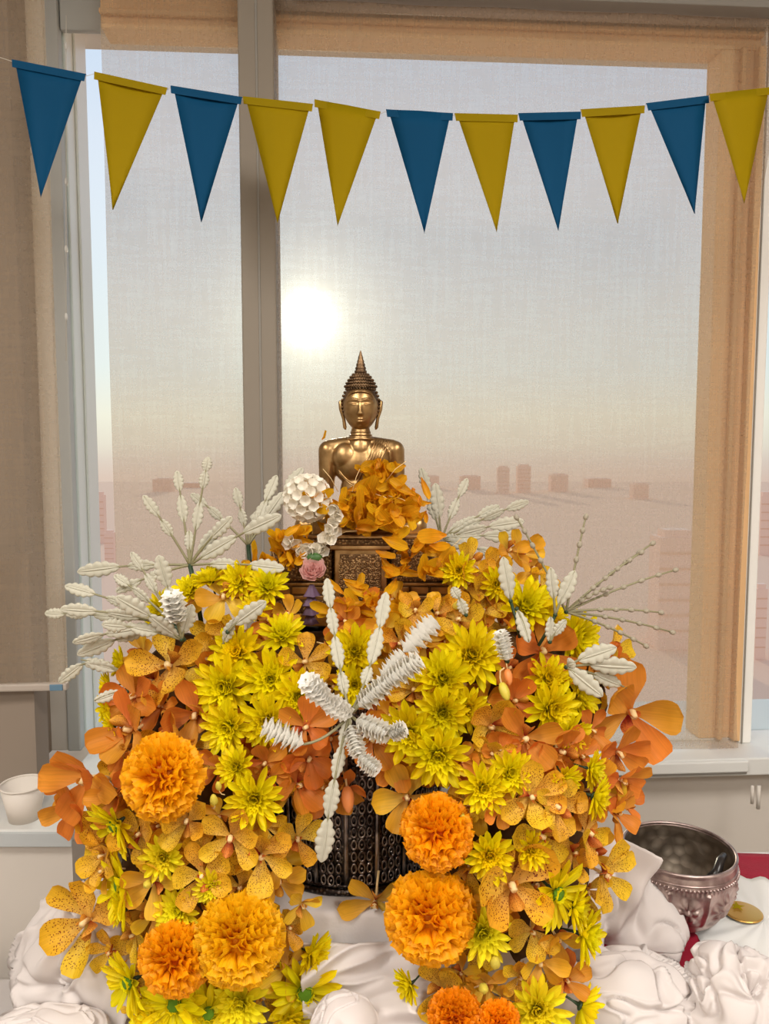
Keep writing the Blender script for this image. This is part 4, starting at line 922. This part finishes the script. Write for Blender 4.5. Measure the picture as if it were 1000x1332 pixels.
SPECIAL = {(818,926):'wide open orange orchid jutting out at far right against the blind',(116,1012):'wide open orange orchid jutting out at far left over the ledge',(664,1150):'large spotted amber orchid seen from behind in the right cascade',
  (116,1196):'spotted amber orchid spreading over the lower left cloth rosette',(628,1212):'bright lemon chrysanthemum right of the low right marigold',(396,1290):'big yellow daisy with green eye at the foot of the left cascade',
  (331,1037):'lone yellow chrysanthemum just left of the dark pot',(698,1312):'bright lemon chrysanthemum at the bottom of the right cascade',(160,1150):'side-on yellow daisy at the left edge of the left cascade',(488,1172):'dull amber orchid dangling over the foot of the dark pot',(755,1308):'yellow chrysanthemum seen from behind at the lower right tip',(656,900):'round green-yellow bud right of the right chrysanthemum cluster'}
def direc(dx, dy):
    if math.hypot(dx, dy) < 20: return 'beside'
    a = math.degrees(math.atan2(-dy, dx)) % 360
    return ['right of', 'up and right of', 'above', 'up and left of', 'left of', 'down and left of', 'below', 'down and right of'][int(((a+22.5) % 360)//45)]
groups = {}
for o, nm, x, y, d, cat, n, lab in THINGS:
    sp1 = SPECIAL.get((x, y))
    if sp1: tag(o, sp1, cat, nm + 's'); continue
    lm = min((l for l in LM if math.hypot(l[0]-x, l[1]-y) > 8), key=lambda l: math.hypot(l[0]-x, l[1]-y))
    if n is not None:
        h = Vector(n).normalized(); face = 'side-on' if h.y > -.62 else ('upturned' if h.z > .62 else '')
    key = (nm, direc(x-lm[0], y-lm[1]), lm[2]); groups.setdefault(key, []).append((math.hypot(lm[0]-x, lm[1]-y), o, cat, d))
ORD = ['nearest', 'second nearest', 'third nearest', 'fourth nearest', 'fifth nearest', 'sixth nearest', 'seventh nearest', 'eighth nearest']
for (nm, di, lm), lst in groups.items():
    lst.sort(key=lambda t: t[0])
    for i, (ds, o, cat, d) in enumerate(lst):
        pre = '' if len(lst) == 1 else ORD[min(i, 7)] + ' '
        tag(o, f'{pre}{nm} {di} {lm}', cat, nm + 's')

# ------------------------------------------------------------------ white floret sprays
def floret_mesh(style):
    mb = MB(); n = 36; pr = []
    m_ = 54
    def prof_(t): return .30+.70*math.sin(min(1, t/.45)*math.pi/2) if t < .45 else (math.cos((t-.45)/.55*math.pi/2)**.55 if t < 1 else 0)
    if style == 'leaf':      # flattened, scalloped edges, raised midrib
        def rf(t, a):
            b = .215*prof_(t); sc = .82+.34*abs(math.sin(t*math.pi*5))
            lobes = abs(math.cos(a))**5; rib = abs(math.sin(a))**18
            return b*(.20+.80*lobes*sc) + .034*rib*prof_(t)
    else:                     # ruffled, toothed whorls
        def rf(t, a):
            b = .30*prof_(t); saw = 1-((t*9) % 1)*.30
            return b*saw*(.66+.34*abs(math.cos(3.5*a + int(t*9)*.9))**.7)*(1+.06*noise.noise(Vector((math.cos(a)*2, math.sin(a)*2, t*9))))
    vs = []
    for j in range(m_+1):
        t = j/m_
        for k in range(n):
            a = 2*math.pi*k/n; r = rf(min(t, .9999), a); vs.append((r*math.cos(a), r*math.sin(a), t))
    fs = [(j*n+k, j*n+(k+1) % n, (j+1)*n+(k+1) % n, (j+1)*n+k) for j in range(m_) for k in range(n)]
    me = mesh('floret', vs, fs); me.materials.append(M_white if style == 'leaf' else M_white2); return me
def tuft_mesh():
    mb = MB(); mb.lathe([(.02, 0), (.09, .15), (.10, .5), (.08, .85), (0, .97)], 12)
    for j in range(10):
        z = .02+j*.092; g_ = (.75+.35*math.sin(min(1, (j+1.5)/5)*math.pi/2)) * (1 if j < 8 else .85-.12*(j-8))
        for i in range(7):
            v, f, u = petal('t', pointed, L=.25*g_, w=.12*g_, cup=.4, curl=-.3, ny=4, nx=2)
            M_ = Matrix.Rotation(2*math.pi*(i+.5*(j % 2))/7 + .07*math.sin(j*5+i*3), 4, 'Z') @ Matrix.Translation((0, .03, z)) @ Matrix.Rotation(R(48 + 8*math.sin(i*7+j*3)), 4, 'X')
            mb.add([M_ @ Vector(p) for p in v], f, u)
    me = mb.me('floret'); me.materials.append(M_white2); return me
FL = {'leaf': floret_mesh('leaf'), 'ruff': tuft_mesh()}
m = MB(); m.ball((0, 0, .5), .5, 10, 8, sc=(.42, .42, 1)); BEAD = m.me('bead_bud'); BEAD.materials.append(M_bead)
def align(a, b, wscale=1.0, roll=0):
    d = b-a; L_ = d.length; q = d.normalized().to_track_quat('Z', 'Y').to_matrix().to_4x4()
    return Matrix.Translation(a) @ q @ Matrix.Rotation(roll, 4, 'Z') @ Matrix.Diagonal((wscale, wscale, L_, 1))
def spray(hub, Yh, spikes, label, stem=None, style='leaf', wid=1.0, name='white_spray', beads=False, stemcol=M_darkgreen):
    h = at(*hub, Yh); r = tag(empty(name, h), label, 'flower spray', 'white floral sprays')
    hb = MB(); hb.ball((0, 0, 0), .0022, 10, 8); hb.build('hub', stemcol, r)
    if stem:
        sm_ = MB(); sm_.tube([Vector((0, 0, 0)), (at(*stem[0], stem[1]) - h)*.5+Vector((.001, 0, 0)), at(*stem[0], stem[1]) - h], .0024 if Yh > .76 else .0016, 8); sm_.build('stem', stemcol, r)
    for sk in spikes:
        tx, ty, tY = sk[:3]; segs = sk[3] if len(sk) > 3 and sk[3] else [(.40, .66), (.70, 1.0)]; st = sk[4] if len(sk) > 4 else style; mid = sk[5] if len(sk) > 5 else None
        T = at(tx, ty, tY) - h
        if mid: Mp = at(mid[0], mid[1], mid[2]) - h
        else: Mp = T*.5 + Vector((0, 0, .003))
        Cc = Mp*2 - T*.5   # quadratic control so that curve passes Mp at t=.5
        cv = lambda t: Cc*(2*t*(1-t)) + T*(t*t)
        smb = MB(); smb.tube([cv(i/12*.98) for i in range(13)], [.0014*(1-.4*i/12) for i in range(13)], 7); spk = smb.build('stalk', M_stalk, r)
        L_all = T.length
        if beads:
            nb = beads
            for k in range(nb):
                t = 1-k*(.80/nb); A = cv(t-.01); dd = (cv(t)-cv(t-.05)).normalized(); bl = .0066+.001*rnd.random()
                link_mesh('bead_bud', BEAD, None, spk, mtx=align(A-dd*bl*.5, A+dd*bl*.5, .0125))
            continue
        for (t0, t1) in segs:
            A = cv(t0); B = cv(t1); Ls = (B-A).length
            wv = max(.024, min(.036, Ls*.9)) * wid * (1.0 if st == 'leaf' else 1.22)
            # face the flat side to the room
            mt_ = align(A, B, wv, 0)
            if st == 'leaf':
                zax = (B-A).normalized(); xax = zax.cross(Vector((rnd.uniform(-.35, .35), -1, rnd.uniform(-.3, .3)))).normalized(); yax = zax.cross(xax)
                mt_ = Matrix(((xax.x*wv, yax.x*wv, zax.x*Ls, A.x), (xax.y*wv, yax.y*wv, zax.y*Ls, A.y), (xax.z*wv, yax.z*wv, zax.z*Ls, A.z), (0, 0, 0, 1)))
            link_mesh('floret', FL[st], None, spk, mtx=mt_)
    return r
# tall left spray
spray((247, 735), .785, [(186,644,.78,[(.38,.62),(.66,1)]),(230,612,.80,[(.42,.72),(.76,1)]),(271,594,.80,[(.30,.56),(.68,.86),(.85,1)]),(302,672,.77,[(.5,1)]),(366,670,.76,[(.12,.52),(.60,1)]),
      (370,740,.76,[(.22,.52),(.64,1)]),(100,744,.80,[(.30,.55),(.62,1)]),(286,685,.79,[(.3,.98)]),(150,770,.76,[(.3,.6),(.66,1)]),(246,690,.79,[(.35,1)])], 'tall white floret spray at upper left on a dark green stem', ((262, 812), .78))
spray((323, 710), .83, [(248,642,.84,[(.45,.7),(.72,1)]),(306,634,.84,[(.30,.60),(.62,1)]),(360,618,.86,[(.2,.6),(.6,1)]),(394,608,.86,[(.3,.65),(.66,1)]),(350,650,.85,[(.3,1)]),(332,668,.84)], 'white floret spray just left of the statue', ((326, 775), .82))
spray((226, 812), .745, [(84,762,.76,[(.42,.62),(.72,1)]),(78,792,.74,[(.3,.6),(.68,1)]),(58,798,.76,[(.40,.62),(.66,.84),(.84,1)]),(94,836,.73,[(.3,.68),(.7,1)]),(148,748,.76,[(.4,.7),(.74,1)]),(170,718,.77,[(.4,.66),(.72,1)]),(100,852,.74,[(.3,.6),(.62,1)])],
      'broad white floret spray fanning out at far left', ((250, 850), .75))
spray((236, 832), .715, [(206,722,.70,[(.22,.6),(.6,1)],'leaf'),(150,776,.69,[(.08,.5),(.5,1)],'leaf'),(250,786,.71,[(.15,1)],'leaf'),(222,770,.70,[(.3,1)],'ruff'),(132,812,.70,[(.3,.65),(.68,1)])], 'big pale floret spray in front at left shoulder of the flowers', None, 'leaf', 1.2)
spray((170, 882), .74, [(76,888,.74,[(.2,.6),(.62,1)],'leaf',(118,862,.74)),(104,858,.74,[(.3,.9)])], 'white floret sprig at the left edge above the orange orchids', None)
spray((165, 900), .72, [(122,912,.71,[(.2,1)])], 'single white floret tip low at the left edge', None)
spray((296, 822), .71, [(346,782,.70,[(.2,1)])], 'single white floret left of the throne corner', None)
spray((290, 840), .72, [(304,806,.71,[(.1,1)])], 'short white floret behind the left chrysanthemums', None)
# right back spray (backlit)
spray((574, 702), .90, [(547,608,.90,[(.25,.6),(.62,1)]),(566,628,.90,[(.35,1)]),(608,622,.92,[(.3,.64),(.66,1)]),(610,676,.91,[(.3,1)]),(650,658,.92,[(.25,.6),(.62,1)]),(688,652,.92,[(.2,.45),(.46,.72),(.74,1)]),(682,678,.90,[(.2,.55),(.58,1)]),(680,698,.90,[(.15,.5),(.52,1)]),(668,732,.88,[(.1,.5),(.52,1)]),(600,700,.90,[(.1,1)])],
      'backlit white floret spray right of the statue', ((590, 760), .88), wid=1.05)
spray((736, 796), .745, [(671,672,.75),(762,671,.76),(850,706,.78),(835,718,.77),(880,741,.78),(794,764,.75),(861,797,.77),(876,823,.78),(841,841,.76)], 'leafless twig spray with ivory beads reaching right', None, name='beaded_twig_spray', beads=5)
spray((722, 800), .735, [(716,738,.735,[(.3,1)],'leaf'),(748,742,.735,[(.2,1)],'leaf')], 'pair of upright white florets before the beaded twigs', ((700, 840), .73))
spray((664, 782), .74, [(654,724,.74,[(.05,1)],'leaf')], 'upright white floret left of the beaded twigs', ((676, 830), .73))
spray((672, 792), .725, [(688,836,.715,[(.1,1)],'leaf')], 'hanging white floret under the upright one', None)
spray((660, 860), .70, [(650,820,.70,[(0,1)],'ruff')], 'small pinkish white floret among the upper right orchids', None)
spray((606, 800), .735, [(588,764,.735,[(0,.5),(.5,1)],'leaf')], 'white floret beside the green bud at the throne corner', None)
spray((715, 835), .72, [(716,802,.72,[(0,1)],'leaf'),(736,806,.72,[(.2,1)],'leaf')], 'two white floret bases among the upper right flowers', None)
spray((736, 868), .715, [(802,842,.71,[(.25,1)]),(828,868,.71,[(.35,1)]),(816,896,.72,[(.45,.9)]),(784,906,.70,[(.1,1)]),(748,862,.71,[(.2,1)])], 'low white floret spray at right above the wide orange orchid', None, wid=1.15)
# front centre spray
spray((455, 930), .635, [(425,752,.685,[(.16,.34),(.36,.60),(.61,.80),(.80,1.0)],'leaf',(438,845,.66)),(502,770,.69,[(.30,.46),(.48,.76),(.76,1)],'leaf',(483,860,.66)),
      (566,806,.66,[(.36,.62),(.62,1)],'ruff'),(548,856,.63,[(.12,.55),(.5,1)],'ruff'),(396,882,.60,[(.02,.5),(.48,1)],'ruff',(425,912,.615)),
      (528,946,.61,[(.08,.62),(.6,1)],'ruff',(498,956,.615)),(492,1004,.60,[(.12,.62),(.6,1)],'ruff',(462,976,.615)),(338,942,.62,[(.5,.98)],'ruff',(395,968,.62)),
      (418,1122,.62,[(.02,.30),(.28,.52),(.52,.76),(.76,1)],'leaf',(436,1010,.62))], 'large white floret spray hanging at the front centre over the pot', None, wid=1.0, stemcol=M_green)

# ------------------------------------------------------------------ loose golden petals
LP = [pmesh('loose_petal', petal_mat('loose marigold petal', (238, 158, 14), (246, 184, 26), .4, hue_var=.1, streak=.3), wprof=oval, w=.15+.05*k, cup=1.0-.4*k, curl=.4+.35*k, tipcurl=.4*k, ny=8, nx=4, ruffle=.10, seed=k) for k in range(3)]
LPM = LP[0].materials[0]
for me in LP[1:]: me.materials[0] = LPM
def petals(pts, n, size, label, grp):
    for i in range(n):
        a, b, Y, jx, jy = rnd.choice(pts); x = a+rnd.gauss(0, jx); y = b+rnd.gauss(0, jy)
        p = at(x, y, Y+rnd.uniform(-.010, .006)); s = size*rnd.uniform(.7, 1.2)*Y/F
        n_ = Vector((rnd.uniform(-.8, .8), -1, rnd.uniform(-.2, 1))); o = link_mesh('loose_petal', LP[rnd.randrange(3)], None, None, mtx=Matrix.Translation(p) @ orient(n_, rnd.uniform(0, 6.28)) @ Matrix.Diagonal((s, s, s*1.1, 1)) @ Matrix.Translation((0, -.5, 0)))
        tag(o, label, 'petal', grp)
petals([(492,618,.825,12,9),(505,640,.818,17,9),(470,660,.812,22,9),(515,655,.815,18,10),(450,670,.808,14,8),(495,672,.80,26,8)] , 120, 36, 'loose golden petal heaped over the statue chest and lap', 'golden petals on the statue lap')
petals([(532,672,.80,12,8)], 8, 26, 'loose golden petal near the statue left knee', 'golden petals by the left knee')
petals([(420,648,.80,8,10),(400,690,.79,8,6)], 8, 28, 'loose golden petal on the statue right forearm', 'golden petals on the right arm')
petals([(368,716,.80,14,8),(352,736,.79,10,12),(384,730,.79,10,9),(375,702,.80,14,4)], 48, 30, 'loose golden petal heaped on the left end of the throne', 'golden petals on the left throne end')
petals([(520,716,.79,12,7),(545,722,.79,16,10),(566,742,.785,9,12),(520,745,.785,10,9)], 36, 34, 'loose golden petal heaped on the right end of the throne', 'golden petals on the right throne end')
petals([(470,768,.775,14,6),(475,786,.77,24,7),(455,800,.765,30,6),(510,795,.765,20,7)], 40, 36, 'loose golden petal piled before the throne centre panel', 'golden petals before the throne')
petals([(424,568,.845,1,1)], 1, 16, 'single dried petal lying on the statue shoulder', None)
st_ = MB()
for (x0, y0, x1, y1) in [(500,628,528,600),(468,610,458,640),(560,730,586,750),(520,700,545,735),(480,640,520,660),(430,700,470,690),(600,700,575,730),(350,700,365,760),(505,645,540,660),(440,640,420,610)]:
    A = at(x0, y0, .805); B = at(x1, y1, .800); st_.tube([A, A.lerp(B, .5)+Vector((0, -.002, .003)), B], .00035, 5)
tag(st_.build('petal_fibres', M_ped), 'fine pale fibres stuck among the golden petals', 'fibres', kind='stuff')

# ------------------------------------------------------------------ jasmine garland on the statue hand
gar = tag(empty('jasmine_garland', at(400, 648, .80)), 'white jasmine garland with pink rose and purple crown flowers on the statue hand', 'garland')
go = gar.location
def blossom(mb, c, r, n_, k=5):
    M_ = Matrix.Translation(c) @ orient(n_, rnd.uniform(0, 6))
    for i in range(k):
        v, f, u = petal('b', oval, L=r, w=r*.42, cup=.4, curl=.45, ny=4, nx=3); E = M_ @ euler_m(2*math.pi*i/k, R(25), r*.05); mb.add([E @ Vector(p) for p in v], f, u)
jm = MB(); jm.ball((0, 0, 0), .018, 20, 12)
for i in range(70):
    z = 1-2*(i+.5)/70; a = i*2.4; d = Vector((math.sqrt(1-z*z)*math.cos(a), math.sqrt(1-z*z)*math.sin(a), z)); blossom(jm, d*.019, .0085, d)
jm.build('jasmine_ball', M_jas, gar)
ch2 = [(436,660),(438,674),(432,688),(424,700),(416,712),(404,718),(392,716),(382,706)]
for x, y in ch2:
    b2 = MB(); c = at(x, y, .785)-go
    for k in range(4): blossom(b2, c+Vector((rnd.uniform(-.003, .003), rnd.uniform(-.003, .003), rnd.uniform(-.003, .003))), .0095, (rnd.uniform(-1, 1), -1, rnd.uniform(-.6, .6)))
    b2.build('jasmine_floret', M_jas, gar)
pk = MB(); c = at(408, 746, .775)-go
for k in range(16): 
    v, f, u = petal('b', oval, L=.017-.0005*k, w=.011-.0003*k, cup=.5, curl=.35, ny=5, nx=4, ruffle=.08, seed=k); E = Matrix.Translation(c) @ orient((0, -.75, .6), k*2.4) @ Matrix.Rotation(R(6+k*3.6), 4, 'X'); pk.add([E @ Vector(p) for p in v], f, u)
tag(pk.build('pink_rose', M_pink, gar), 'pale pink rose of the garland')
gm_ = MB(); gm_.ball(at(409, 726, .778)-go, .007, 10, 8, sc=(1.2, .6, .8)); gm_.build('green_leaf_collar', M_green, gar)
for k in range(4):
    pm = MB(); c = at(405-k*.8, 768+k*12, .772)-go
    pm.lathe([(.002, .006), (.0035, .003), (.0055, -.001), (.008, -.005), (.0085, -.0055), (.006, -.004)], 20, c, fn=lambda r, z, a: r*(1+.18*math.cos(5*a)))
    pm.build('crown_flower', M_purple, gar)
